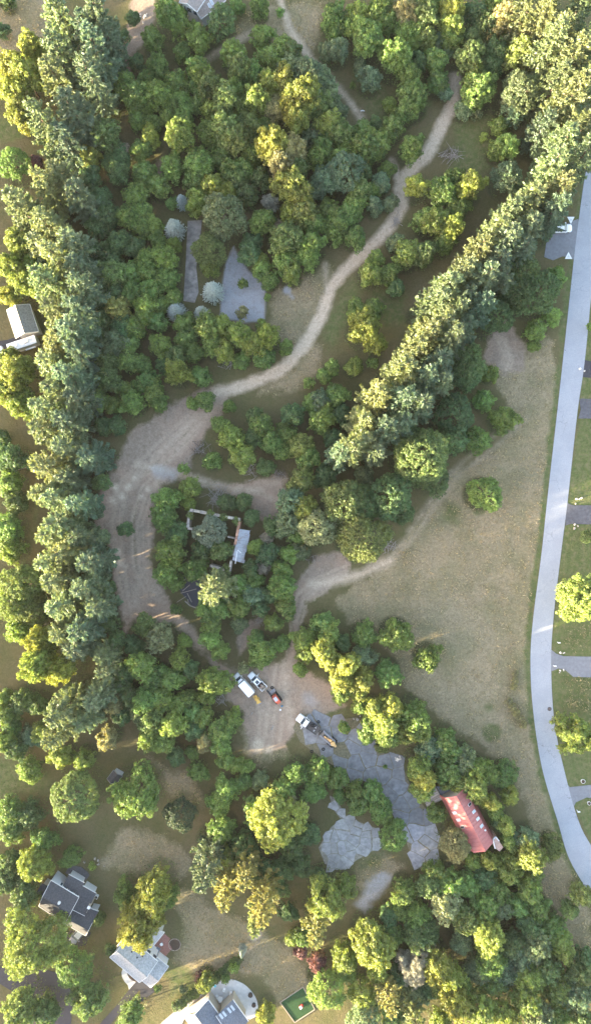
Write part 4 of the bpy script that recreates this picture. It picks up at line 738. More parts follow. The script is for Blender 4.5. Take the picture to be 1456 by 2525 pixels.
# ------------------------------------------------------------------ houses
def lerp(a, b, t): return a + (b - a) * t
def gable(root, A, B, C, D, ze, rise, roofm, wallm, trim='white_trim', over=0.35, shed=False, wname='wall', rname='roof'):
    """A..D: eave corners (world, at height ze), ridge parallel to A-B; shed: high side A-B"""
    A, B, C, D = [Vector((p[0], p[1], ze)) for p in (A, B, C, D)]; up = Vector((0, 0, rise)); th = Vector((0, 0, 0.14))
    ctr = (A + B + C + D) / 4
    def ins(p):
        u = (B - A).normalized(); v = (D - A).normalized(); d = p - ctr
        return ctr + u * (d.dot(u) - math.copysign(over, d.dot(u))) + v * (d.dot(v) - math.copysign(over, d.dot(v)))
    a, b, c, d = [ins(p) for p in (A, B, C, D)]; g = lambda p: Vector((p.x, p.y, -0.1))
    w = MB()
    if shed:
        hi = up * 0.9
        w.add([g(a), g(b), g(c), g(d), a + hi, b + hi, c, d], [(0, 1, 5, 4), (1, 2, 6, 5), (2, 3, 7, 6), (3, 0, 4, 7), (4, 5, 6, 7)])
    else:
        m1, m2 = (a + d) / 2 + up * 0.9, (b + c) / 2 + up * 0.9
        w.add([g(a), g(b), g(c), g(d), a, b, c, d, m1, m2], [(0, 1, 5, 4), (1, 2, 6, 9, 5), (2, 3, 7, 6), (3, 0, 4, 8, 7), (4, 5, 9, 8), (8, 9, 6, 7)])
    wo = w.build(wname, wallm, root)
    r = MB(); fz = MB()
    if shed:
        q = [A + up, B + up, C, D]; r.add(q + [p + th for p in q], [(3, 2, 1, 0), (4, 5, 6, 7), (0, 1, 5, 4), (1, 2, 6, 5), (2, 3, 7, 6), (3, 0, 4, 7)])
        edges = [(A + up, B + up), (D, C)]
    else:
        m1, m2 = (A + D) / 2 + up, (B + C) / 2 + up
        for q in ([A, B, m2, m1], [m1, m2, C, D]):
            r.add(q + [p + th for p in q], [(3, 2, 1, 0), (4, 5, 6, 7), (0, 1, 5, 4), (1, 2, 6, 5), (2, 3, 7, 6), (3, 0, 4, 7)])
        edges = [(A, B), (D, C), (A, m1), (m1, D), (B, m2), (m2, C)]
    ro = r.build(rname, roofm, root)
    if not shed:
        MB().tube([m1 + Vector((0, 0, 0.15)), m2 + Vector((0, 0, 0.15))], [0.07, 0.07], 5).build('ridge_cap', roofm, ro)
    if trim:
        for p, q in edges:
            e = (q - p).normalized(); o = e.cross(Vector((0, 0, 1))); o = o if o.dot((p + q) / 2 - ctr) > 0 else -o
            if not shed and abs(p.z - q.z) < 0.01 or shed: pass
            k = MB(); w_ = 0.09
            s = [p + o * 0.004, q + o * 0.004, q + o * w_, p + o * w_]; z = Vector((0, 0, -0.06)); zt = Vector((0, 0, 0.17))
            k.add([v + z for v in s] + [v + zt for v in s], [(3, 2, 1, 0), (4, 5, 6, 7), (0, 1, 5, 4), (1, 2, 6, 5), (2, 3, 7, 6), (3, 0, 4, 7)])
            k.build('fascia', M[trim], ro)
    return wo, ro, (A, B, C, D, ctr)
def windows(wall, A, B, ze, n, over=0.35, w=0.9, h=1.2, ctr=None, zs=None):
    A = Vector((A[0], A[1], 0)); B = Vector((B[0], B[1], 0)); e = (B - A).normalized(); o = e.cross(Vector((0, 0, 1)))
    if ctr is not None and o.dot((A + B) / 2 - Vector((ctr[0], ctr[1], 0))) < 0: o = -o
    for z in (zs or [ze - 1.1]):
        for i in range(n):
            p = A.lerp(B, (i + 0.5) / n) - o * over; a = math.atan2(e.y, e.x)
            fr = MB().box((p.x + o.x * .03, p.y + o.y * .03, z), (w + 0.2, 0.1, h + 0.2), a).build('window', M['white_trim'], wall)
            MB().box((p.x + o.x * .09, p.y + o.y * .09, z), (w, 0.06, h), a).build('pane', M['glass'], fr)
def on_plane(x, y, pts):
    """point of plan (x,y) lifted onto the roof plane through three world points"""
    a, b, c = [Vector(p) for p in pts]; n = (b - a).cross(c - a); o = Vector((0, 0, CAM_H)); d = P(x, y, 0) - o
    return o + d * ((a - o).dot(n) / d.dot(n)), n.normalized() if n.z > 0 else -n.normalized()
def roof_piece(name, x, y, pts, lu, lv, th, ang, mat, parent, lift=0.0):
    p, n = on_plane(x, y, pts); u = Vector((math.cos(ang), math.sin(ang), 0)); u = (u - n * u.dot(n)).normalized(); v = n.cross(u)
    p = p + n * (0.14 + lift); m = MB(); q = [p + u * sx * lu / 2 + v * sy * lv / 2 for sx, sy in ((-1, -1), (1, -1), (1, 1), (-1, 1))]
    m.add(q + [k + n * th for k in q], [(3, 2, 1, 0), (4, 5, 6, 7), (0, 1, 5, 4), (1, 2, 6, 5), (2, 3, 7, 6), (3, 0, 4, 7)]); return m.build(name, mat, parent)
def wp(f, pts, z): return [P(*f(*p), z) for p in pts]

# dark-roofed house
h1 = crop(120, 2950, 6.067); root = empty('house', P(*h1(520, 660)))
tag(root, 'low rambling house with dark charcoal shingle roofs among trees, lower left', 'house', 'houses around the plot')
q = wp(h1, [(330,215),(900,560),(620,1095),(80,745)], 4.6); w_, r_, g_ = gable(root, *q, 4.6, 1.5, M['roof_dark'], M['siding'])
windows(w_, q[0], q[1], 4.6, 5, ctr=g_[4])
mid = (g_[0] + g_[3]) / 2 + Vector((0, 0, 1.5)); ph = on_plane(*h1(500, 668), (g_[0], g_[1], mid))[0]
MB().cyl((ph.x, ph.y, ph.z + 0.3), 0.34, 0.5, 10, r2=0.28).build('roof_vent', M['white_trim'], r_)
q = wp(h1, [(140,270),(285,345),(165,575),(20,500)], 3.2); gable(root, *q, 3.2, 1.2, M['roof_dark'], M['siding'], None)
q = wp(h1, [(560,350),(885,535),(1015,265),(690,90)], 2.8); gable(root, *q, 2.8, 0.9, M['roof_dark'], M['siding'], shed=True)
q = wp(h1, [(790,740),(1060,875),(1255,480),(980,325)], 3.0); gable(root, *q, 3.0, 1.3, M['roof_dark'], M['siding'], shed=True)
q = wp(h1, [(800,760),(1235,965),(1040,1350),(600,1090)], 3.1); gable(root, *q, 3.1, 1.5, M['roof_dark'], M['siding'])
q = wp(h1, [(985,1015),(1170,1105),(1305,850),(1115,780)], 3.0); gable(root, *q, 3.0, 1.0, M['roof_dark'], M['siding'], shed=True)
p = P(*h1(1110, 762), 4.6); c = MB().box((p.x, p.y, 2.4), (0.55, 0.55, 4.9), R(-27)); ch = c.build('chimney', M['tan_siding'], root); MB().box((p.x, p.y, 4.93), (0.62, 0.62, 0.16), R(-27)).build('chimney_cap', M['white_trim'], ch)
# pale grey house
root = empty('house', P(*c2(560, 600))); tag(root, 'house with pale grey shingle roof and white eaves, brick patio behind it', 'house', 'houses around the plot')
q = wp(c2, [(430,170),(928,600),(620,960),(118,530)], 4.6); w_, r_, g_ = gable(root, *q, 4.6, 1.7, M['roof_grey'], M['white_trim'], over=0.4)
windows(w_, q[0], q[1], 4.6, 5, 0.4, ctr=g_[4]); mid = (g_[0] + g_[3]) / 2 + Vector((0, 0, 1.7))
for x, y in ((545,425),(578,540),(670,517),(487,440)): roof_piece('roof_vent', *c2(x, y), (g_[0], g_[1], mid), 0.28, 0.28, 0.15, 0, M['black'], r_)
q = wp(c2, [(915,525),(1112,690),(808,1045),(612,880)], 3.0); gable(root, *q, 3.0, 1.3, M['roof_grey'], M['white_trim'])
q = wp(c2, [(1042,108),(800,402),(540,180),(780,-110)], 3.0); gable(root, *q, 3.0, 1.3, M['roof_grey'], M['white_trim'])
# slate-roofed house at the bottom
root = empty('house', P(*c3(600, 900))); tag(root, 'house with slate blue-grey roof and skylights beside a round concrete patio', 'house', 'houses around the plot')
q = wp(c3, [(515,435),(810,840),(415,1125),(120,720)], 4.2); w_, r_, g_ = gable(root, *q, 4.2, 2.0, M['roof_slate'], M['tan_siding'])
q = wp(c3, [(915,1000),(660,622),(920,435),(1175,790)], 3.6); w_, r_, g_ = gable(root, *q, 3.6, 1.6, M['roof_slate'], M['tan_siding'], shed=True)
ra = math.atan2(*( (P(*c3(912,568)) - P(*c3(725,705))).yx ))
for x, y in ((725,705),(778,668),(858,608),(912,568)): 
    s_ = roof_piece('skylight', *c3(x, y), (g_[0] + Vector((0,0,1.6)), g_[1] + Vector((0,0,1.6)), g_[2]), 0.55, 1.35, 0.10, ra, M['steel'], r_); roof_piece('pane', *c3(x, y), (g_[0] + Vector((0,0,1.6)), g_[1] + Vector((0,0,1.6)), g_[2]), 0.42, 1.2, 0.03, ra, M['skyglass'], s_, 0.10)
# brown-roofed house at the top
f0 = crop(560, 0, 6.067); root = empty('house', P(*f0(720, 60))); tag(root, 'house with brown shingle roof and white gable trim at the top edge', 'house', 'houses around the plot')
q = wp(f0, [(740,400),(1245,15),(960,-360),(455,25)], 3.6); w_, r_, g_ = gable(root, *q, 3.6, 1.6, M['roof_brown'], M['siding'])
mid = (g_[0] + g_[3]) / 2 + Vector((0, 0, 1.6)); ra = math.atan2(*((q[1] - q[0]).yx))
for x, y in ((955,50),(910,120)):
    s_ = roof_piece('skylight', *f0(x, y), (g_[0], g_[1], mid), 0.6, 1.1, 0.1, ra, M['white_trim'], r_); roof_piece('pane', *f0(x, y), (g_[0], g_[1], mid), 0.45, 0.95, 0.03, ra, M['skyglass'], s_, 0.1)
q = wp(f0, [(655,250),(890,-110),(525,-350),(290,65)], 5.2); w_, r_, g_ = gable(root, *q, 5.2, 1.3, M['roof_brown'], M['white_trim'])
windows(w_, q[3], q[0], 5.2, 3, ctr=g_[4])
# house at the left edge
f1 = crop(0, 1000, 7.28); root = empty('house', P(*f1(560, 650))); tag(root, 'plain grey gable-roofed house at the left edge beside a white trailer', 'house', 'houses around the plot')
q = wp(f1, [(175,385),(398,1070),(960,905),(740,235)], 3.4); gable(root, *q, 3.4, 1.7, M['roof_left'], M['siding'], 'white_trim')
# shed under the round tree
f2 = crop(340, 2580, 12.13); root = empty('shed', P(*f2(600, 650))); tag(root, 'small dark-roofed garden shed half hidden by a round tree', 'shed')
q = wp(f2, [(290,740),(560,380),(920,620),(650,980)], 2.4); gable(root, *q, 2.4, 0.8, M['roof_dark'], M['siding'], 'steel', 0.2)

# ------------------------------------------------------------------ red-roofed barn
fb = crop(1400, 2640, 4.044); root = empty('barn', P(*fb(720, 620))); tag(root, 'long barn with faded red gambrel roof and small skylights among trees', 'barn')
ze, zb, zr = 2.6, 5.2, 6.9
Ra, Rb = P(*fb(592, 238), zr), P(*fb(988, 1000), zr)
La, Lb = P(*fb(462, 300), zb), P(*fb(858, 1045), zb); Ea, Eb = P(*fb(385, 318), ze), P(*fb(772, 1062), ze)
dirv = (Rb - Ra).normalized(); side = Vector((dirv.y, -dirv.x, 0))
if side.x > 0: side = -side
def fr(r0, s, z): return Vector((r0.x + side.x * s, r0.y + side.y * s, z))
W1, W2 = 2.3, 3.1
prof = [(W2, ze), (W1, zb), (0, zr), (-W1, zb), (-W2, ze)]
r = []
for i in range(4):
    a, b = prof[i], prof[i + 1]; q = [fr(Ra, a[0], a[1]), fr(Rb, a[0], a[1]), fr(Rb, b[0], b[1]), fr(Ra, b[0], b[1])]
    n = (q[1] - q[0]).cross(q[3] - q[0]).normalized(); n = n if n.z > 0 else -n; k = MB()
    k.add(q + [p + n * 0.08 for p in q], [(3, 2, 1, 0), (4, 5, 6, 7), (0, 1, 5, 4), (1, 2, 6, 5), (2, 3, 7, 6), (3, 0, 4, 7)])
    o = k.build('roof_slope', M['red_roof'], root); r.append((o, q))
    e = q[1] - q[0]; L = e.length; e.normalize(); up = (q[3] - q[0])
    for j in range(int(L / 0.9)):
        s = q[0] + e * (0.45 + j * 0.9) + n * 0.10; kk = MB(); w_ = e * 0.025
        kk.add([s - w_, s + w_, s + w_ + up, s - w_ + up, s - w_ + n * .05, s + w_ + n * .05, s + w_ + up + n * .05, s - w_ + up + n * .05], [(3, 2, 1, 0), (4, 5, 6, 7), (0, 1, 5, 4), (1, 2, 6, 5), (2, 3, 7, 6), (3, 0, 4, 7)])
        kk.build('seam', M['red_roof'], o)
MB().tube([Ra + Vector((0, 0, .1)), Rb + Vector((0, 0, .1))], [0.09, 0.09], 6).build('ridge_cap', M['red_roof'], root)
w = MB(); ends = []
for R0 in (Ra + dirv * 0.3, Rb - dirv * 0.3):
    ends.append([fr(R0, 2.9, -0.1), fr(R0, 2.9, ze - .05), fr(R0, 2.15, zb - .12), fr(R0, 0, zr - .12), fr(R0, -2.15, zb - .12), fr(R0, -2.9, ze - .05), fr(R0, -2.9, -0.1)])
w.add(ends[0] + ends[1], [(0, 1, 2, 3, 4, 5, 6), (13, 12, 11, 10, 9, 8, 7), (0, 7, 8, 1), (5, 12, 13, 6)]); w.build('wall', M['tan_siding'], root)
ra = math.atan2(dirv.y, dirv.x)
for i, x, y, m_ in ((1, 570, 468, 'skyglass'), (1, 622, 566, 'skyglass'), (1, 678, 662, 'black'), (2, 768, 355, 'black'), (2, 825, 455, 'skyglass'), (2, 880, 553, 'skyglass'), (2, 932, 652, 'skyglass')):
    o, q = r[i]; s_ = roof_piece('skylight', *fb(x, y), q[:3], 0.62, 0.95, 0.09, ra, M['white_trim'], o, -0.06); roof_piece('pane', *fb(x, y), q[:3], 0.5, 0.82, 0.04, ra, M[m_], s_, 0.02)
roof_piece('roof_vent', *fb(975, 710), r[2][1][:3], 0.3, 0.3, 0.3, ra, M['white_trim'], r[2][0], -0.06)
# chimney-like masonry tower beside the barn
root = empty('masonry_tower', P(*fb(1165, 905))); tag(root, 'short pinkish masonry tower with white coping beside the red barn', 'tower')
pts = [P(*fb(x, y), 4.2) for x, y in ((1085,830),(1125,790),(1175,850),(1240,950),(1185,1010),(1115,960))]; q2 = [p[:2] for p in pts][::-1]
MB().prism(q2, -0.1, 4.2, 0.12).build('wall', simple('pink_masonry', (0.50, 0.35, 0.29), 0.9, 0.2, 0.25, 3), root)
cx = sum(p.x for p in pts) / 6; cy = sum(p.y for p in pts) / 6
for i in (0, 1, 5):
    a, b = pts[i], pts[(i + 1) % 6]; d = (b - a); m = (a + b) / 2; MB().box((m.x + (cx - m.x) * .08, m.y + (cy - m.y) * .08, 4.3), (d.length, 0.22, 0.22), math.atan2(d.y, d.x)).build('coping', M['white_trim'], root)
# plank porch against the barn
root = empty('porch_roof', P(*fb(260, 250))); tag(root, 'weathered grey plank porch roof at the upper end of the red barn', 'porch')
A_, B_, C_, D_ = [P(*fb(x, y), 2.6) for x, y in ((300,110),(405,290),(190,385),(120,250))]
n = 16
for i in range(n):
    a = A_.lerp(B_, i / n); b = A_.lerp(B_, (i + 0.9) / n); d_ = D_.lerp(C_, i / n); c_ = D_.lerp(C_, (i + 0.9) / n); z = random.uniform(0, 0.03)
    o = MB().add([(p.x, p.y, 2.5 + z) for p in (a, b, c_, d_)] + [(p.x, p.y, 2.56 + z) for p in (a, b, c_, d_)], [(0, 1, 2, 3), (7, 6, 5, 4), (4, 5, 1, 0), (5, 6, 2, 1), (6, 7, 3, 2), (7, 4, 0, 3)]).build('plank', M['wood'], root)
    v = random.uniform(0.9, 1.7); o.color = (v, v, v * 0.98, 1)
for p in (A_, B_, C_, D_): MB().box((p.x, p.y, 1.2), (0.14, 0.14, 2.58)).build('post', M['wood'], root)
A2, B2, C2, D2 = [P(*fb(x, y), 2.4) for x, y in ((310,105),(480,130),(545,235),(410,285))]
MB().prism([p[:2] for p in (D2, C2, B2, A2)], 2.3, 2.42).build('side_roof', M['roof_slate'], root)

# ------------------------------------------------------------------ ruin
root = empty('ruined_building', P(*c4(650, 700))); tag(root, 'roofless ruin of broken stone walls with trees growing inside', 'ruin')
rr = random.Random(5)
def ruin_wall(a, b, z, mat, thick=0.55, low=0.0):
    a, b = Vector(P(*c4(*a), z)), Vector(P(*c4(*b), z)); d = b - a; L = d.length; ang = math.atan2(d.y, d.x); m = (a + b) / 2
    wall = MB().box((m.x, m.y, (z - 0.6) / 2), (L, thick * 0.92, z - 0.6), ang).build('wall', mat, root)
    s = 0.0
    while s < L:
        l = rr.uniform(0.5, 1.0); e = min(L, s + l); zt = z - 0.5 + rr.uniform(0.1, 0.7) - (low if rr.random() < 0.3 else 0); p = a + d * ((s + e) / 2 / L)
        o = MB().box((p.x, p.y, (z - 0.62 + zt) / 2), (max(0.2, e - s - 0.03), thick * rr.uniform(0.85, 1.12), zt - z + 0.64), ang + rr.uniform(-.05, .05), rr.uniform(0.85, 0.97)).build('stone', mat, wall)
        v = rr.uniform(0.75, 1.5); o.color = (v, v * rr.uniform(0.95, 1.0), v * rr.uniform(0.88, 1.0), 1); s = e
ST, BR = M['stone'], M['brick_red']
ruin_wall((290,225), (1060,375), 4.6, ST, 0.6, 0.4); ruin_wall((285,240), (255,500), 4.0, ST, 0.6, 0.5); ruin_wall((255,510), (325,520), 3.8, ST, 0.5)
ruin_wall((1055,400), (985,760), 4.4, BR, 0.6, 0.2); ruin_wall((980,760), (950,930), 3.4, ST, 0.4, 0.5); ruin_wall((925,1010), (895,1180), 3.8, ST, 0.5, 0.2); ruin_wall((880,1165), (600,1085), 3.8, ST, 0.6, 0.3)
ruin_wall((870,640), (990,670), 3.6, ST, 0.35)
for x, y, z, lb in ((600,285,4.3,'green vine clump over the middle of the ruin top wall'), (810,330,4.3,'green vine clump right of the gap in the ruin top wall'), (300,310,3.8,'green vine clump on the left wall of the ruin'), (1010,400,4.0,'green vine clump inside the upper right ruin corner'), (850,1120,3.4,'green vine clump on the lower ruin wall')):
    vr = empty('vine_clump', P(*c4(x, y), z), x); tag(vr, lb, 'vine', 'vines on the ruin'); o = bpy.data.objects.new('foliage', PROTO['broad'][0][2][x % 2][0]); col.objects.link(o); o.parent = vr; o.location = (0, 0, -0.9); o.scale = (1.0, 0.8, 0.6); o.color = (0.13, 0.18, 0.04, 1)
root = empty('metal_lean_to', P(*c4(1090, 780))); tag(root, 'rusty tin lean-to roof of long sheets on the side of the ruin', 'lean-to')
A_, B_, C_, D_ = P(*c4(1055,520), 3.6), P(*c4(1218,545), 2.7), P(*c4(1120,1050), 2.7), P(*c4(945,1000), 3.6); n = 9
for i in range(n):
    f0_, f1_ = i / n, (i + 0.97) / n; jit = rr.uniform(-0.05, 0.05); q = [A_.lerp(D_, f0_), B_.lerp(C_, f0_), B_.lerp(C_, f1_), A_.lerp(D_, f1_)]
    ex_ = (q[1] - q[0]).normalized() * rr.uniform(-0.15, 0.2); q[1] += ex_; q[2] += ex_; k = MB(); ns_ = 6; vs = []
    for s in range(ns_ + 1):
        for t in (0, 1):
            p = q[0].lerp(q[3], s / ns_).lerp(q[1].lerp(q[2], s / ns_), t); vs.append((p.x, p.y, p.z + jit * .3 + (0.04 if s % 2 else 0)))
    k.add(vs, [(2 * s, 2 * s + 1, 2 * s + 3, 2 * s + 2) for s in range(ns_)]); k.build('roof_sheet', M['tin_roof'], root)
for p in (B_, C_, B_.lerp(C_, .5)): MB().box((p.x, p.y, 1.3), (0.16, 0.16, 2.7)).build('post', M['wood'], root)
def plank(f, a, b, z, w, mat, label, cat='plank', grp='loose planks', name='plank'):
    a, b = P(*f(*a), z), P(*f(*b), z); d = b - a; m = (a + b) / 2
    o = MB().box((0, 0, 0), (d.length, w, 0.06), 0).build(name, mat); o.location = m; o.rotation_euler = (0, 0, math.atan2(d.y, d.x)); o.color = (1.3, 1.28, 1.22, 1); tag(o, label, cat, grp); return o
def plank3(f, a, za, b, zb_, w, mat, label):
    a, b = P(*f(*a), za), P(*f(*b), zb_); d = b - a; o = MB().box((0, 0, 0), (d.length, w, 0.07)).build('plank', mat); o.location = (a + b) / 2; o.rotation_euler = (0, -math.atan2(d.z, d.xy.length), math.atan2(d.y, d.x)); o.color = (1.3, 1.28, 1.2, 1); tag(o, label, 'plank', 'loose planks')
plank3(c4, (1025,840), 3.35, (990,1055), 3.5, 0.16, M['white_trim'], 'long white board lying on the tin lean-to roof'); plank3(c4, (1030,845), 3.35, (1080,890), 3.1, 0.14, M['white_trim'], 'short white board forming a V on the tin roof')
# sunken black membrane with beams
root = empty('collapsed_roof', P(*c4(300, 1450))); tag(root, 'collapsed flat roof of black membrane below the ruin', 'collapsed roof')
MB().prism([P(*c4(x, y))[:2] for x, y in ((520,1620),(510,1690),(440,1735),(330,1720),(240,1600),(150,1500),(130,1400),(160,1290),(250,1200),(420,1280),(560,1420))][::1], 0.0, 0.3, 0.15).build('membrane', M['tarp'], root)
k = MB(); pts = [P(*c4(x, y), 0.45) for x, y in ((215,1630),(290,1700),(380,1735),(460,1720),(505,1660),(520,1600))]; k.tube(pts, [0.14] * 6, 6); k.build('kerb', M['stone'], root)
for a, b, lb in (((175,1480),(290,1380),'grey beam at the top of the black membrane'), ((150,1510),(390,1445),'long thin beam across the black membrane'), ((250,1510),(320,1650),'pale beam slanting over the black membrane'), ((90,1650),(230,1560),'weathered pole beside the black membrane'), ((170,1330),(230,1290),'short board at the top edge of the black membrane'), ((262,1600),(266,1660),'stub of board by the slanting pale beam')):
    plank(c4, a, b, 0.36, 0.13, M['wood'], lb)

# ------------------------------------------------------------------ yards
fl = lambda name, f, pts, mat, z1=0.09, z0=-0.05: flat(name, [f(*p) for p in pts], mat, z0, z1)
fl('brick_patio', c2, [(1040,130),(1145,215),(1110,270),(1175,385),(1015,575),(905,510),(800,410)], M['red_brick'], 0.10)
ctr = P(*c2(1218, 318)); k = MB().cyl((ctr.x, ctr.y, 0.03), 1.25, 0.12, 28); o = k.build('flower_bed', M['mulch']); tag(o, kind='structure')
for i in range(26):
    a = i / 26 * 6.283 + 0.12; s = MB().box((ctr.x + 1.33 * math.cos(a), ctr.y + 1.33 * math.sin(a), 0.08), (0.14, 0.29, 0.18), a, 0.9).build('edging_stone', M['stone'], o); v = random.uniform(0.9, 1.5); s.color = (v, v * .9, v * .85, 1)
fl('front_walk', c2, [(340,715),(315,790),(325,870),(370,950),(425,1010),(442,1086),(556,952),(490,925),(440,880),(412,820),(412,770)], M['concrete'], 0.09)
fl('flower_bed', c2, [(416,790),(440,875),(490,920),(560,950),(600,955),(430,800)], M['mulch'], 0.10)
root = empty('cellar_hatch', P(*c2(920, 412))); tag(root, 'dark grey sloping cellar hatch beside the brick patio', 'hatch')
q = [P(*c2(x, y))[:2] for x, y in ((850,445),(920,345),(985,385),(915,490))][::-1]; MB().prism(q, 0, 0.5, 0.06).build('lid', M['slate_paint'], root); MB().prism([(p[0] * 1.0, p[1]) for p in q], -0.05, 0.12).build('curb', M['concrete'], root)
flat('concrete_patio', [c3(*p) for p in ((585,155),(640,125),(700,112),(790,98),(880,100),(960,115),(1020,140),(1090,175),(1150,220),(1205,275),(1250,330),(1285,385),(1310,440),(1328,500),(1335,560),(1335,630),(1322,700),(1200,760),(1000,700),(800,640),(640,640),(530,420),(560,250))], M['concrete'], -0.05, 0.10)
flat('garden_patio', [h1(*p) for p in ((620,60),(680,-40),(800,-90),(950,-60),(1080,40),(1120,110),(1020,250),(860,200))], M['drive_worn'], -0.05, 0.08)
# turf square
ft = crop(480, 3150, 2.275); root = empty('turf_square', P(*ft(1200, 585))); tag(root, 'square of dark green turf with pale timber edging at the bottom', 'turf square')
cn = [P(*ft(x, y)) for x, y in ((1068,565),(1245,445),(1335,620),(1180,720))]; MB().prism([p[:2] for p in cn][::-1], -0.05, 0.09).build('turf', M['turf'], root)
for i in range(4):
    a, b = cn[i], cn[(i + 1) % 4]; d = b - a; m = (a + b) / 2; MB().box((m.x, m.y, 0.1), (d.length, 0.18, 0.22), math.atan2(d.y, d.x)).build('edging_board', M['new_wood'], root)
p = P(*ft(1230, 590)); root = empty('toy_car', p, 0.6); tag(root, 'red and white ride-on toy car on the green turf square', 'toy')
MB().box((0, 0, 0.4), (1.0, 0.6, 0.35), 0, 0.8).build('body', M['red_plastic'], root, True); MB().box((-0.1, 0, 0.78), (0.6, 0.55, 0.3), 0, 0.85).build('roof', M['white_paint'], root, True)
for sx in (-.32, .32):
    for sy in (-.32, .32): MB().cyl((sx, sy, 0.24), 0.16, 0.1, 10, 'Y').build('wheel', M['black'], root, True)
# hedges: each bush its own
def hedge(a, b, n, r, lab, grp, cc=(0.085, 0.13, 0.036)):
    for i in range(n):
        p = P(lerp(a[0], b[0], (i + .5) / n), lerp(a[1], b[1], (i + .5) / n)); rp, hp, var = PROTO['broad'][0]; cm_, tm_ = var[i % 2]
        root = empty('hedge_bush', p, i * 1.7); tag(root, lab + ', ' + ['first', 'second', 'third', 'fourth', 'fifth', 'sixth', 'seventh', 'eighth', 'ninth'][i] + ' from its upper end', 'hedge', grp)
        for nm_, me_ in (('stem', tm_), ('crown', cm_)):
            o = bpy.data.objects.new(nm_, me_); col.objects.link(o); o.parent = root; o.scale = (r / rp, r / rp, 0.65 * r / rp); o.color = (cc[0] * (1 + .12 * (i % 3)), cc[1] * (1 + .12 * (i % 3)), cc[2], 1)
hedge((592,2356), (530,2408), 8, 0.95, 'clipped green bush in the hedge above the round patio', 'hedge above the round patio')
hedge((494,2432), (432,2478), 7, 0.95, 'clipped green bush in the hedge by the gravel drive', 'hedge by the gravel drive')
hedge((1246,1720), (1290,1790), 5, 0.8, 'weedy bush in the strip along the road field', 'weedy bushes along the road', (0.21, 0.2, 0.09)); hedge((1268,1650), (1262,1700), 3, 0.7, 'weedy bush at the field edge by the road bend', 'weedy bushes along the road', (0.21, 0.2, 0.09))
# fence between the yards
a, b = P(528, 2405), P(640, 2318); root = empty('fence', a.lerp(b, .5)); tag(root, 'thin low wire fence along the hedge between two yards', 'fence')
for i in range(9): p = a.lerp(b, i / 8); MB().box((p.x, p.y, 0.5), (0.1, 0.1, 1.1)).build('post', M['wood'], root)
for z in (0.4, 0.95): MB().tube([a + Vector((0, 0, z)), b + Vector((0, 0, z))], [0.035, 0.035], 4).build('rail', M['wood'], root)
# patio furniture
def table(f, x, y, r, lab, top='white_trim'):
    p = P(*f(x, y)); root = empty('patio_table', p, 0.5); tag(root, lab, 'table', 'garden tables'); MB().cyl((0, 0, 0.82), r, 0.05, 16).build('table_top', M[top], root, True); MB().cyl((0, 0, 0.45), 0.06, 0.72, 8).build('stem', M['steel'], root, True); MB().cyl((0, 0, 0.12), r * .5, 0.05, 10).build('foot', M['steel'], root, True)
def chair(f, x, y, rz, lab, mat='white_trim'):
    p = P(*f(x, y)); root = empty('patio_chair', p, rz); tag(root, lab, 'chair', 'garden chairs'); MB().box((0, 0, 0.5), (0.5, 0.5, 0.06)).build('seat', M[mat], root, True); MB().box((-.24, 0, .85), (0.06, 0.5, 0.6)).build('backrest', M[mat], root, True)
    for sx in (-.2, .2):
        for sy in (-.2, .2): MB().box((sx, sy, 0.28), (0.05, 0.05, 0.4)).build('leg', M[mat], root, True)
table(c3, 718, 390, 0.6, 'white patio table nearest the slate-roofed house on the round patio'); table(h1, 945, 155, 0.45, 'white garden table on the patio of the dark-roofed house')
table(c2, 1003, 282, 0.35, 'small round table on the brick patio', 'white_paint')
for x, y, rz, lb in ((660,355,2.2,'white chair left of the patio table'), (720,445,-1.2,'white chair below the patio table'), (785,240,1.0,'white lounge chair in the middle of the round patio'), (895,295,0.2,'white lounge chair on the right of the round patio')): chair(c3, x, y, rz, lb)
chair(h1, 905, 150, 3.0, 'white chair left of the garden table'); chair(h1, 985, 175, 0.2, 'white chair right of the garden table'); chair(h1, 945, 205, -1.5, 'white chair below the garden table')
def planter(f, x, y, r, lab, mat='black_metal', rz=0.0, soil='mulch'):
    p = P(*f(x, y)); root = empty('planter', p, rz); tag(root, lab, 'planter', 'planters'); MB().cyl((0, 0, 0.3), r * .8, 0.5, 12, r2=r).build('pot', M[mat], root, True); MB().cyl((0, 0, 0.56), r * .82, 0.04, 12).build('soil', M[soil], root, True)
planter(c3, 1210, 345, 0.55, 'dark planter at the right rim of the round patio, upper one'); planter(c3, 1265, 510, 0.5, 'dark planter at the right rim of the round patio, lower one')
idf = lambda x, y: (x, y)
planter(idf, 1434, 1925, 0.5, 'white ring planter on the lawn above the lower driveway', 'white_trim'); planter(idf, 1449, 1979, 0.42, 'white ring planter on the lawn below the lower driveway', 'white_trim')
p = P(*c3(620, 190)); root = empty('paddling_pool', p); tag(root, 'small teal and white paddling pool on the round patio', 'pool toy'); MB().cyl((0, 0, 0.2), 0.5, 0.24, 14).build('rim', M['white_trim'], root, True); MB().cyl((0.1, -0.15, 0.34), 0.3, 0.06, 12).build('float', M['teal_plastic'], root, True)
# heat pump by the dark-roofed house
p = P(*h1(1272, 532)); root = empty('heat_pump', p, R(-27)); tag(root, 'square heat pump unit with round fan by the dark-roofed house', 'heat pump'); MB().box((0, 0, 0.4), (0.75, 0.75, 0.8)).build('casing', M['white_trim'], root, True); MB().cyl((0, 0, 0.83), 0.3, 0.05, 14).build('fan_grille', M['black_metal'], root, True)

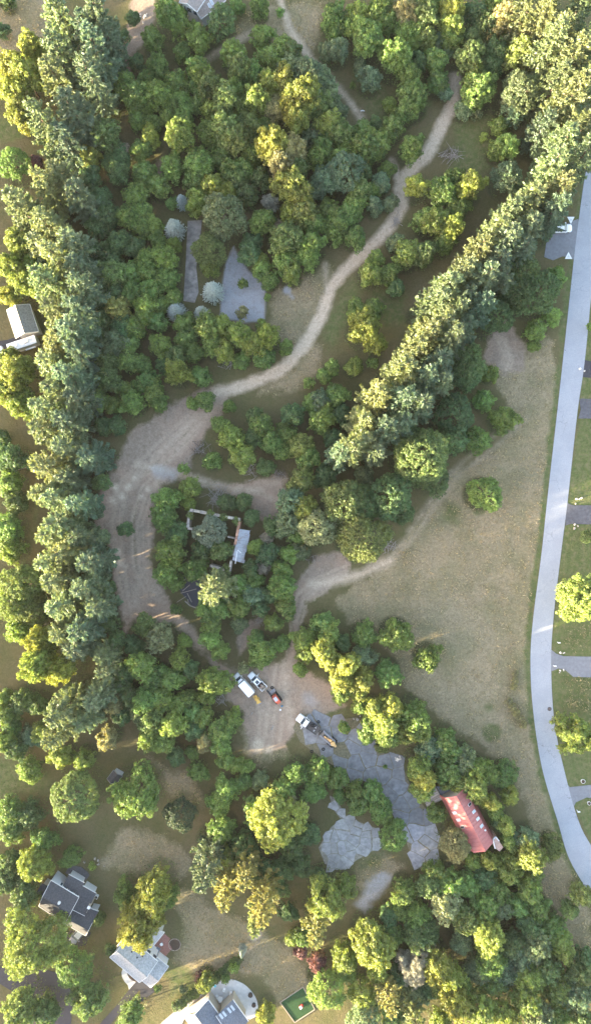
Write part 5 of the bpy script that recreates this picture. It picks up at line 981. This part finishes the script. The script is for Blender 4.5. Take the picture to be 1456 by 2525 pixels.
# ------------------------------------------------------------------ vehicles (forward = +x)
def wheels(root, xs, y, r=0.38, w=0.26, n=14):
    for x in xs:
        for s in (-1, 1):
            t = MB().cyl((x, s * y, r), r, w, n, 'Y').build('wheel', M['black'], root, True); MB().cyl((x, s * (y + 0.01), r), r * .55, w + 0.02, 10, 'Y').build('rim', M['steel'], t, True)
def place(fr_, re_, f, L):
    a, b = P(*f(*fr_), 1.0), P(*f(*re_), 1.0); d = a - b; m = (a + b) / 2; return (m.x, m.y, 0), math.atan2(d.y, d.x), d.length / L
def loft(secs):
    """body lofted through x sections: (x, half width, z0, z1, top half width)"""
    m = MB(); 
    for x, hw, z0, z1, tw in secs: m.v += [(x, -hw, z0), (x, hw, z0), (x, hw, z0 + (z1 - z0) * .6), (x, tw, z1), (x, -tw, z1), (x, -hw, z0 + (z1 - z0) * .6)]
    n = len(secs)
    for i in range(n - 1):
        for k in range(6): m.f.append((i * 6 + k, i * 6 + (k + 1) % 6, (i + 1) * 6 + (k + 1) % 6, (i + 1) * 6 + k))
    m.f += [tuple(range(6)), tuple((n - 1) * 6 + k for k in reversed(range(6)))]; return m
def mirrors(root, x, y, z, mat='white_paint'):
    for s in (-1, 1): MB().box((x, s * y, z), (0.2, 0.34, 0.26)).build('mirror', M[mat], root, True)
def cabtop(root, x0, x1, hw, z0, z1, rake_f=0.5, rake_r=0.15):
    q = [(x0, -hw, z0), (x1, -hw, z0), (x1, hw, z0), (x0, hw, z0)]; h2 = hw * .84; t = [(x0 + rake_r, -h2, z1), (x1 - rake_f, -h2, z1), (x1 - rake_f, h2, z1), (x0 + rake_r, h2, z1)]
    g = MB().add(q + t, [(3, 2, 1, 0), (4, 5, 6, 7), (0, 1, 5, 4), (1, 2, 6, 5), (2, 3, 7, 6), (3, 0, 4, 7)]).build('window_band', M['glass'], root, True)
    o = MB().box(((x0 + rake_r + x1 - rake_f) / 2, 0, z1 + 0.03), (x1 - rake_f - x0 - rake_r + 0.06, h2 * 2 + 0.08, 0.09)).build('cab_roof', M['white_paint'], root, True, 0.03)
    for s in (-1, 1):
        MB().tube([(x1 - .02, s * hw * .97, z0), (x1 - rake_f, s * h2, z1)], [0.06, 0.06], 5).build('pillar', M['white_paint'], root, True); MB().tube([(x0 + .02, s * hw * .97, z0), (x0 + rake_r, s * h2, z1)], [0.09, 0.09], 5).build('pillar', M['white_paint'], root, True)
    return o
fv = crop(780, 2260, 7.28); ff = crop(990, 2410, 8.09)
def lights(root, x, y, z):
    for s in (-1, 1): MB().box((x, s * y, z), (0.08, 0.36, 0.2)).build('headlight', M['skyglass'], root, True)
# box truck
loc, rz, s = place((130,205), (530,660), fv, 7.3); root = empty('box_truck', loc, rz); root.scale = (s,) * 3; tag(root, 'white box truck parked with its nose toward the trees', 'truck')
MB().box((-0.3, 0, 0.62), (6.2, 0.9, 0.28)).build('chassis', M['black_metal'], root, True)
loft([(3.65, .80, .55, 1.15, .6), (3.45, .98, .5, 1.4, .85), (2.3, 1.0, .5, 1.62, .92), (1.0, 1.0, .5, 1.7, .95)]).build('cab', M['white_paint'], root, True, 0.05, True)
cabtop(root, 1.05, 2.55, 0.95, 1.66, 2.35, 0.75, 0.1); lights(root, 3.6, .68, .95); mirrors(root, 2.2, 1.25, 1.75)
MB().box((3.72, 0, 0.5), (0.15, 1.9, 0.22)).build('bumper', M['steel'], root, True)
o = MB().box((-1.45, 0, 2.0), (4.7, 2.35, 2.5)).build('cargo_box', M['white_paint'], root, True, 0.06)
for sy in (-1, 1): MB().box((-1.45, sy * 1.19, 3.2), (4.7, 0.05, 0.1)).build('roof_rail', M['steel'], o, True)
MB().box((-3.83, 0, 1.95), (0.05, 2.0, 2.2)).build('rear_door', M['white_trim'], o, True); MB().box((-4.0, -0.4, 0.55), (0.45, 0.25, 0.15)).build('hitch', M['steel'], root, True)
wheels(root, (2.6, -2.2), 0.95, 0.44, 0.3)
# pickup with debris
loc, rz, s = place((480,185), (850,560), fv, 5.9); root = empty('pickup_truck', loc, rz); root.scale = (s,) * 3; tag(root, 'white crew cab pickup with sunroof and debris in its bed', 'pickup')
loft([(2.95, .78, .5, .95, .6), (2.75, .98, .42, 1.12, .82), (1.35, 1.0, .4, 1.22, .9), (-0.95, 1.0, .4, 1.25, .92)]).build('cab', M['white_paint'], root, True, 0.04, True)
cr = cabtop(root, -0.95, 1.5, 0.94, 1.2, 1.85, 0.7, 0.25); MB().box((-0.1, 0, 1.925), (0.95, 0.9, 0.03)).build('sunroof', M['glass'], cr, True)
MB().box((-1.95, 0, 0.72), (2.0, 1.8, 0.1)).build('bed_floor', M['black_metal'], root, True)
for sy in (-1, 1): MB().box((-1.95, sy * .95, 0.9), (2.0, 0.14, 0.75)).build('bed_side', M['white_paint'], root, True)
MB().box((-2.97, 0, 0.9), (0.1, 2.0, 0.7)).build('tailgate', M['white_paint'], root, True); lights(root, 2.86, .72, .85); mirrors(root, 1.0, 1.18, 1.3); wheels(root, (1.9, -1.85), 0.9)
dr = MB().box((1.15, -1.45, .95), (0.1, 0.85, 0.7)).build('open_door', M['white_paint'], root, True)
deb = empty('debris_pile', Vector(loc) + Vector((math.cos(rz), math.sin(rz), 0)) * (-2.2 * s) + Vector((0, 0, 0.78)), rz); tag(deb, 'heap of brown rubble in the bed of the white crew cab pickup', 'rubble')
for i in range(34):
    v = random.uniform(0.08, 0.2); MB().box((random.gauss(0, .33), random.gauss(0, .4), random.uniform(.05, .45)), (v * 2.2, v * 1.4, v), random.uniform(0, 3), 0.9, random.uniform(-.5, .5)).build('chunk', M[random.choice(['brick_red', 'new_wood', 'stone', 'new_wood'])], deb, True)
# flatbed pickup
loc, rz, s = place((150,170), (715,575), ff, 6.2); root = empty('flatbed_pickup', loc, rz); root.scale = (s,) * 3; tag(root, 'white pickup with black flatbed on the cracked pavement, towing a trailer', 'pickup')
loft([(3.1, .78, .5, .98, .6), (2.9, 1.0, .42, 1.18, .84), (1.6, 1.02, .4, 1.28, .92), (0.1, 1.02, .4, 1.3, .94)]).build('cab', M['white_paint'], root, True, 0.04, True)
cabtop(root, 0.1, 1.75, 0.95, 1.26, 1.92, 0.62, 0.12); lights(root, 3.0, .74, .9); mirrors(root, 1.2, 1.25, 1.35)
MB().box((-0.28, 0, 1.45), (0.55, 2.0, 0.6)).build('tool_box', M['black_metal'], root, True)
bed = MB().box((-1.85, 0, 0.92), (2.6, 2.15, 0.1)).build('flatbed', simple('worn_deck', (0.075, 0.07, 0.068), 0.7, 0.3, 0.35, 3), root, True)
for sy in (-1, 1): MB().box((-1.85, sy * 1.05, 1.02), (2.6, 0.06, 0.14)).build('side_rail', M['black_metal'], bed, True)
wheels(root, (2.1, -1.7), 0.86, 0.4)
dr = MB().box((0.75, 1.5, .95), (0.1, 0.9, 0.75)).build('open_door', M['white_paint'], root, True)
Mx = Matrix.Translation(loc) @ Matrix.Rotation(rz, 4, 'Z')
for x, y, z, lb in ((-1.1, -.35, 1.05, 'upper tyre of the two lying on the black flatbed'), (-1.5, -.62, 1.06, 'lower tyre of the two lying on the black flatbed')):
    p = Mx @ Vector((x * s, y * s, z * s)); o = MB()
    for i in range(14):
        a, b_ = i / 14 * 6.283, (i + 1) / 14 * 6.283; o.tube([(0.3 * math.cos(a), 0.3 * math.sin(a), 0), (0.3 * math.cos(b_), 0.3 * math.sin(b_), 0)], [0.11, 0.11], 5)
    q = o.build('tyre', M['black']); q.location = p; tag(q, lb, 'tyre', 'loose tyres')
for x, y, rz2, lb in ((-2.2, .3, .3, 'pale metal bracket lying on the flatbed, lower'), (-2.0, -.55, 1.0, 'pale metal bracket lying on the flatbed, upper')):
    p = Mx @ Vector((x * s, y * s, 1.02 * s)); o = empty('bracket', p, rz + rz2); tag(o, lb, 'bracket', 'metal brackets on the flatbed'); MB().box((0, 0, 0), (0.5, 0.1, 0.08)).build('bar', M['steel'], o, True); MB().box((.1, .16, 0.01), (0.1, 0.3, 0.08)).build('arm', M['white_trim'], o, True)
# trailer and the machine on it
loc, rz, s = place((790,610), (1180,960), ff, 4.6); root = empty('utility_trailer', loc, rz); root.scale = (s,) * 3; tag(root, 'narrow grey utility trailer hitched behind the flatbed pickup', 'trailer')
MB().box((0.2, 0, 0.62), (4.2, 1.5, 0.1)).build('deck', M['wood'], root, True).color = (1.2, 1.15, 1.1, 1)
for sy in (-1, 1): MB().box((0.2, sy * .66, 0.80), (4.2, 0.36, 0.26)).build('side_rail', M['steel'], root, True)
MB().tube([(3.0, 0, .55), (2.2, .5, .55)], [.07, .07], 5).build('drawbar', M['black_metal'], root, True); MB().tube([(3.0, 0, .55), (2.2, -.5, .55)], [.07, .07], 5).build('drawbar', M['black_metal'], root, True); MB().box((2.25, 0, .95), (0.12, 1.5, 0.7)).build('front_rail', M['black_metal'], root, True)
wheels(root, (-1.75,), 1.0, 0.36, 0.28); wheels(root, (-0.9,), 1.0, 0.36, 0.28)
Mx = Matrix.Translation(loc) @ Matrix.Rotation(rz, 4, 'Z')
mt = empty('stump_grinder', Mx @ Vector((-0.75 * s, 0, 0.67 * s)), rz); tag(mt, 'amber yellow machine with engine block strapped on the trailer', 'machine')
MB().box((1.55, 0.05, 0.3), (0.95, 0.5, 0.45), 0.1, 0.9).build('engine', M['black_metal'], mt, True, 0.03); MB().box((1.5, 0.05, 0.56), (0.6, 0.32, 0.12), 0.1).build('engine_cover', M['amber_paint'], mt, True, 0.02)
MB().box((0.55, 0, 0.3), (0.9, 0.3, 0.3)).build('boom', M['amber_paint'], mt, True, 0.03); MB().box((0.1, -.2, 0.6), (0.55, 0.6, 0.5), 0.2, 0.85).build('hopper', M['amber_paint'], mt, True, 0.03)
MB().cyl((-0.75, 0, .55), 0.55, 0.7, 14, 'Z', 0.48).build('drum', M['amber_paint'], mt, True, 0.04); MB().box((-1.45, 0, .55), (0.6, 0.55, 0.4), 0, 0.9).build('chute', M['amber_paint'], mt, True, 0.03)
for sy in (-1, 1): MB().cyl((-1.1, sy * .72, .05), 0.3, 0.26, 12, 'Y').build('wheel', M['black'], mt, True)
# orange track loader
loc, rz, s = place((1060,690), (1210,900), fv, 2.9); root = empty('track_loader', loc, rz); root.scale = (s * 1.05,) * 3; tag(root, 'orange compact track loader with grey cab roof and black tracks', 'loader')
for sy in (-1, 1):
    t = MB(); q = [(1.25, 0.0), (1.5, .32), (1.0, .62), (-1.2, .78), (-1.5, .4), (-1.25, 0.0)]; n = 6
    t.v = [(x, sy * .62, z) for x, z in q] + [(x, sy * 1.02, z) for x, z in q]; t.f = [tuple(range(n)), tuple(reversed(range(n, 2 * n)))] + [(i, n + i, n + (i + 1) % n, (i + 1) % n) for i in range(n)]
    tt = t.build('track', M['black'], root, True)
    for k in range(9): MB().box((1.15 - k * .29, sy * .82, .66 + .018 * k), (0.08, 0.42, 0.1)).build('cleat', M['black_metal'], tt, True)
    MB().tube([(-1.3, sy * .72, 1.5), (0.2, sy * .74, 1.35), (1.4, sy * .72, .6)], [.12, .12, .1], 6).build('lift_arm', M['black_metal'], root, True)
MB().box((-0.2, 0, 0.95), (2.5, 1.2, 0.7), 0, 0.95).build('body', M['orange_paint'], root, True, 0.06)
cab = MB().box((0.0, 0, 1.75), (1.7, 1.3, 0.95), 0, 0.94).build('cab', M['orange_paint'], root, True, 0.06); MB().box((0.1, 0, 2.26), (1.1, 0.86, 0.06)).build('roof_hatch', M['skyglass'], cab, True); MB().box((0.86, 0, 1.75), (0.05, 1.0, 0.7)).build('windscreen', M['glass'], cab, True); MB().box((-1.2, 0, 1.3), (0.6, 1.1, 0.35)).build('engine_hood', M['orange_paint'], root, True, 0.05)
bk = MB(); bk.add([(1.5, -1, .1), (1.5, 1, .1), (1.6, 1, .75), (1.6, -1, .75), (2.3, -1, .06), (2.3, 1, .06)], [(0, 1, 2, 3), (0, 4, 5, 1), (0, 3, 4), (1, 5, 2)]); bo = bk.build('bucket', M['steel'], root, True); sm = bo.modifiers.new('solid', 'SOLIDIFY'); sm.thickness = 0.07
# attachment lying in front of the loader
p = P(*fv(950, 640)); root = empty('fork_attachment', p, R(40)); tag(root, 'dark steel attachment lying on the dirt between pickup and loader', 'attachment'); MB().box((0, 0, .25), (0.25, 1.3, 0.45)).build('frame', M['black_metal'], root, True)
for sy in (-.4, .4): MB().box((.5, sy, .1), (1.0, 0.12, 0.1)).build('tine', M['steel'], root, True)
# yellow chipper
loc, rz, s = place((600,700), (720,930), fv, 4.2); root = empty('wood_chipper', loc, rz); root.scale = (s * 1.0,) * 3; tag(root, 'yellow wood chipper behind the white box truck', 'chipper')
MB().box((0.2, 0, 0.6), (2.6, 0.9, 0.22)).build('frame', M['yellow_paint'], root, True); MB().box((0.95, 0.55, 1.15), (1.1, 0.8, 0.95), 0, 0.92).build('engine_cover', M['yellow_paint'], root, True, 0.05); MB().box((0.95, 0.55, 1.66), (0.5, 0.25, 0.06)).build('grille', M['black_metal'], root, True)
MB().box((0.0, 0.1, 1.1), (1.0, 1.0, 0.9), 0, 0.85).build('drum_housing', M['yellow_paint'], root, True, 0.05)
hp_ = MB(); hp_.add([(-.4, -.4, .6), (-.4, .4, .6), (-.4, .4, 1.4), (-.4, -.4, 1.4), (-1.9, -.85, .5), (-1.9, .85, .5), (-1.9, .85, 1.7), (-1.9, -.85, 1.7)], [(0, 1, 5, 4), (1, 2, 6, 5), (2, 3, 7, 6), (3, 0, 4, 7)]); ho = hp_.build('feed_hopper', M['yellow_paint'], root, True); sm = ho.modifiers.new('solid', 'SOLIDIFY'); sm.thickness = 0.06; MB().box((-2.2, 0, .52), (0.6, 1.6, 0.07)).build('feed_tray', M['steel'], root, True)
MB().tube([(0.2, -.1, 1.5), (0.3, -.2, 2.1), (0.9, -.35, 2.4), (1.5, -.5, 2.35)], [.22, .2, .18, .17], 8).build('chute', M['yellow_paint'], root, True); MB().tube([(1.4, 0, .55), (2.3, 0, .5)], [.08, .08], 6).build('drawbar', M['black_metal'], root, True); wheels(root, (-.1,), 0.8, 0.36, 0.24)
for sy in (-1, 1): MB().box((-.1, sy * .8, .85), (0.95, 0.34, 0.08)).build('fender', M['yellow_paint'], root, True)
# fuel can, bucket, tyre
p = P(*fv(1280, 975)); root = empty('fuel_can', p, .5); tag(root, 'blue plastic can on the dirt behind the orange loader', 'can'); MB().box((0, 0, .2), (0.5, 0.3, 0.4), 0, .9).build('body', M['blue_plastic'], root, True, .05); MB().cyl((.15, 0, .45), .06, .12, 8).build('cap', M['black'], root, True)
p = P(*fv(1240, 1062)); root = empty('bucket', p); tag(root, 'white bucket on the dirt behind the orange loader', 'bucket'); MB().cyl((0, 0, .2), .18, .4, 12, r2=.22).build('body', M['white_paint'], root, True); MB().cyl((0, 0, .42), .23, .05, 12).build('lid', M['white_trim'], root, True)
def tyre(f, x, y, lab):
    o = MB()
    for i in range(14):
        a, b_ = i / 14 * 6.283, (i + 1) / 14 * 6.283; o.tube([(0.28 * math.cos(a), 0.28 * math.sin(a), 0), (0.28 * math.cos(b_), 0.28 * math.sin(b_), 0)], [0.11, 0.11], 5)
    q = o.build('tyre', M['black']); q.location = P(*f(x, y), 0.19); tag(q, lab, 'tyre', 'loose tyres')
tyre(ff, 535, 1120, 'old tyre lying at the grassy edge below the flatbed pickup'); tyre(ff, 855, 1060, 'old tyre lying on the pavement below the trailer'); tyre(ff, 720, 310, 'old tyre lying on the pavement above the flatbed pickup'); tyre(fv, 1035, 530, 'small tyre on the dirt right of the crew cab pickup')
# car
def car(loc, rz, lab, s=1.0, mat='white_paint'):
    root = empty('car', loc, rz); root.scale = (s,) * 3; tag(root, lab, 'car', 'parked cars')
    loft([(2.3, .6, .35, .7, .45), (2.1, .86, .3, .85, .7), (1.0, .92, .28, .98, .78), (-1.6, .92, .28, 1.02, .8), (-2.2, .82, .35, .98, .66)]).build('body', M[mat], root, True, .05, True); g = MB(); q = [(-1.9, -.82, .98), (1.2, -.82, .95), (1.2, .82, .95), (-1.9, .82, .98)]; t = [(-1.3, -.64, 1.45), (.3, -.64, 1.45), (.3, .64, 1.45), (-1.3, .64, 1.45)]
    g.add(q + t, [(3, 2, 1, 0), (4, 5, 6, 7), (0, 1, 5, 4), (1, 2, 6, 5), (2, 3, 7, 6), (3, 0, 4, 7)]).build('window_band', M['glass'], root, True); MB().box((-.5, 0, 1.47), (1.7, 1.3, .06)).build('roof', M[mat], root, True, .02)
    lights(root, 2.2, .55, .65); mirrors(root, .8, 1.02, 1.0, mat); wheels(root, (1.4, -1.35), .8, .33, .22)
fc = crop(1800, 620, 6.645); p = P(*fc(905, 1028), 0.6); car((p.x - 2.25, p.y, 0), 0.03, 'white car under pine boughs at the end of the lane by the road')
p = P(*f1(-10, 1430), 0.6); car((p.x - 1.4, p.y + .2, 0), 0.28, 'white car cut off by the left edge near the trailer')
p = P(*h1(880, 1340), 0.8); car((p.x, p.y, 0), R(-130), 'slate blue car at the corner of the dark-roofed house', 1.0, 'slate_paint')
# white camper trailer at left
q = [P(*f1(x, y), 2.9) for x, y in ((160,1215),(230,1415),(885,1190),(860,975))]; d = q[3] - q[0]; m = (q[0] + q[1] + q[2] + q[3]) / 4; L = d.length; Wd = (q[1] - q[0]).length
root = empty('camper_trailer', (m.x, m.y, 0), math.atan2(d.y, d.x)); tag(root, 'long white camper trailer with roof vents beside the left edge house', 'trailer')
b_ = MB().box((0, 0, 1.65), (L, Wd, 2.5)).build('body', M['white_paint'], root, True, .12); MB().box((-1.2, .1, 2.96), (0.5, 0.5, .14)).build('roof_vent', M['white_trim'], b_, True); MB().box((1.1, .1, 2.96), (0.9, 0.7, .2)).build('air_conditioner', M['siding'], b_, True); MB().tube([(.3, -Wd / 2 - .55, 2.3), (2.6, -Wd / 2 - .55, 2.3)], [.2, .2], 8).build('awning', M['white_trim'], b_, True)
for sy in (-1, 1): MB().cyl((-.3, sy * (Wd / 2 - .1), .36), .36, .24, 12, 'Y').build('wheel', M['black'], root, True)

# ------------------------------------------------------------------ small things by the road
def tri_sign(x, y, flip, lab):
    p = P(x, y, 1.2); root = empty('triangular_sign', (p.x, p.y, 0)); tag(root, lab, 'sign', 'triangular panels by the road'); s = 0.95; k = -1 if flip else 1; t = MB()
    v = [(-s * .85, -s * .7 * k), (s * .85, -s * .7 * k), (0, s * .95 * k)]; v = v if not flip else v[::-1]; t.prism(v, 1.15, 1.22).build('panel', M['white_trim'], root, True); MB().prism([(a * .45, b_ * .45 - .08) for a, b_ in v], 1.215, 1.235).build('inner_panel', M['siding'], root, True); MB().box((0, 0, .55), (0.1, 0.1, 1.2)).build('post', M['steel'], root, True)
tri_sign(1406, 542, True, 'white triangular panel above the white car, point down'); tri_sign(1400, 631, False, 'white triangular panel below the lane mouth, point up')
def stones(x, y, n, lab, mat='stone', spread=.5, v0=1.4):
    root = empty('stone_group', P(x, y)); tag(root, lab, 'stones', 'stones and rubble')
    for i in range(n):
        a = random.uniform(.15, .32); o = MB().box((random.gauss(0, spread), random.gauss(0, spread * .6), a * .45 + .04), (a * 2, a * 1.5, a), random.uniform(0, 3), .75).build('stone', M[mat], root, True, .03); v = v0 * random.uniform(.8, 1.25); o.color = (v, v, v, 1)
stones(1422, 1232, 5, 'pale stones at the upper mouth of the worn driveway'); stones(1420, 1296, 4, 'pale stones at the lower mouth of the worn driveway', v0=1.2); stones(1384, 1609, 4, 'white stones above the wide grey driveway mouth', v0=1.9); stones(1381, 1651, 4, 'white stones below the wide grey driveway mouth', v0=1.7)
stones(882, 1775, 9, 'pale rubble at the pavement edge under the golden trees', v0=1.4, spread=.7); stones(978, 1870, 8, 'white rubble on the pavement right side', v0=2.0); stones(232, 2128, 9, 'garden stones right of the dark-roofed house patio', v0=1.2, spread=1.2); stones(350, 40, 8, 'pale rubble on the path near the brown-roofed house', v0=1.7, spread=.8)
stones(895, 770, 5, 'small pale stones in the weeds right of the track', v0=1.6, spread=.8); stones(1434, 912, 2, 'white stones on the verge island between two drives', v0=2)
p = P(1353, 1748); root = empty('manhole_cover', (p.x, p.y, .078)); tag(root, 'round iron manhole cover in the road', 'manhole'); MB().cyl((0, 0, .012), .38, .02, 18).build('lid', simple('rusty_iron', (.13, .10, .09), .8, .3, .3), root, True); MB().cyl((0, 0, .006), .46, .012, 18).build('ring', M['black_metal'], root, True)
def mailbox(x, y, lab, rz=0.0):
    root = empty('mailbox', P(x, y), rz); tag(root, lab, 'mailbox', 'mailboxes along the road'); MB().box((0, 0, .5), (.1, .1, 1.0)).build('post', M['white_trim'], root, True); MB().box((.1, 0, 1.12), (.6, .25, .28), 0, .9).build('box', M['white_trim'], root, True, .03)
mailbox(1372, 1583, 'white mailbox above the wide grey driveway'); mailbox(1362, 1640, 'white mailbox below the wide grey driveway'); mailbox(1420, 1997, 'white mailbox below the lower driveway')
o = MB().tube([(-.5, 0, .06), (0, .1, .07), (.5, 0, .06)], [.09, .13, .06], 6).build('litter', M['white_trim']); o.location = P(893, 274); tag(o, 'white scrap lying beside the upper footpath', 'litter')
# logs, brush piles
def brush(x, y, n, r, lab, pale=False, hgt=.5):
    root = empty('brush_pile', P(x, y)); tag(root, lab, 'brush pile', 'piles of dead branches')
    for i in range(n):
        a = random.uniform(0, 6.28); c_ = Vector((random.gauss(0, r * .5), random.gauss(0, r * .4), random.uniform(.08, hgt))); L = random.uniform(.5, 1.5) * r * .7; d = Vector((math.cos(a), math.sin(a), random.uniform(-.15, .25))); e = d.cross(Vector((0, 0, 1))) * random.uniform(-.3, .3)
        t = random.uniform(.03, .075); MB().tube([c_ - d * L, c_ + e * L, c_ + d * L], [t, t * .8, t * .25], 4).build('branch', M['dead_bark' if (pale or random.random() < .6) else 'bark'], root, True)
brush(540, 1226, 60, 2.6, 'large pile of grey dead branches above the ruin', True); brush(490, 1110, 46, 2.0, 'pile of dead branches on the right edge of the clearing'); brush(1108, 385, 50, 2.0, 'brown brush pile in the weeds right of the track'); brush(690, 1170, 30, 1.5, 'dead branches at the top of the reddish dirt'); brush(955, 1345, 40, 1.8, 'fallen twigs at the field edge below the olive trees', True, .3); brush(560, 895, 22, 1.4, 'bleached branches just above the bend of the track', True, .3); brush(615, 1160, 26, 1.6, 'bleached limbs under the trees above the reddish dirt', True); brush(770, 1378, 16, 1.2, 'dark sticks on the dirt at the field entrance', False, .3); brush(545, 1725, 22, 1.5, 'pale limbs at the tree edge left of the box truck', True); brush(975, 545, 24, 1.3, 'grey brush beside the track under the trees', True, .3); brush(640, 1530, 16, 1.0, 'white sticks in the weeds above the trucks', True); brush(270, 1135, 24, 1.6, 'dead branches at the pine edge left of the clearing')
def log(a, b, r, lab, mat='dead_bark'):
    p, q = P(*a, .15), P(*b, .15); m = (p + q) / 2; d = (q - p) / 2; o = MB().tube([-d, d * .1 + Vector((.1, .1, 0)), d], [r, r * .9, r * .6], 7).build('log', M[mat]); o.location = m; tag(o, lab, 'log', 'fallen logs')
log((668, 1800), (673, 1788), .14, 'short white log on the dirt below the loader'); log((619, 1762), (623, 1756), .1, 'tiny pale stick left of the loader'); log((572, 616), (566, 632), .13, 'pale log at the upper tip of the gravel pad'); log((1100, 405), (1116, 386), .09, 'pale fallen limb leaning out of the brown brush pile'); log((585, 1250), (560, 1238), .12, 'pale forked limb beside the ruin corner'); log((80, 1150), (40, 1160), .1, 'thin pole lying in the shade near the left edge')
p0 = P(653, 722); p1 = P(652, 788); o = MB().box((0, 0, .12), ((p1 - p0).length, .16, .24)).build('timber_edging', M['new_wood']); o.location = (p0 + p1) / 2; o.rotation_euler = (0, 0, math.atan2(p1.y - p0.y, p1.x - p0.x)); tag(o, 'pale timber edging along the right side of the gravel pad', 'edging')

# ------------------------------------------------------------------ thin evening haze
hm = bpy.data.materials.new('haze'); hm.use_nodes = True; ht = hm.node_tree
for n in list(ht.nodes): ht.nodes.remove(n)
ho_ = N(ht, 'ShaderNodeOutputMaterial'); pv_ = N(ht, 'ShaderNodeVolumePrincipled'); pv_.inputs['Density'].default_value = 0.00003; pv_.inputs['Color'].default_value = (0.93, 0.95, 1.0, 1); pv_.inputs['Anisotropy'].default_value = 0.2
ht.links.new(pv_.outputs[0], ho_.inputs['Volume'])
o = MB().box((0, 0, 88.0), (4100, 4100, 178)).build('haze', hm); tag(o, 'thin pale evening haze in the air over the whole plot', 'haze', None, 'stuff')
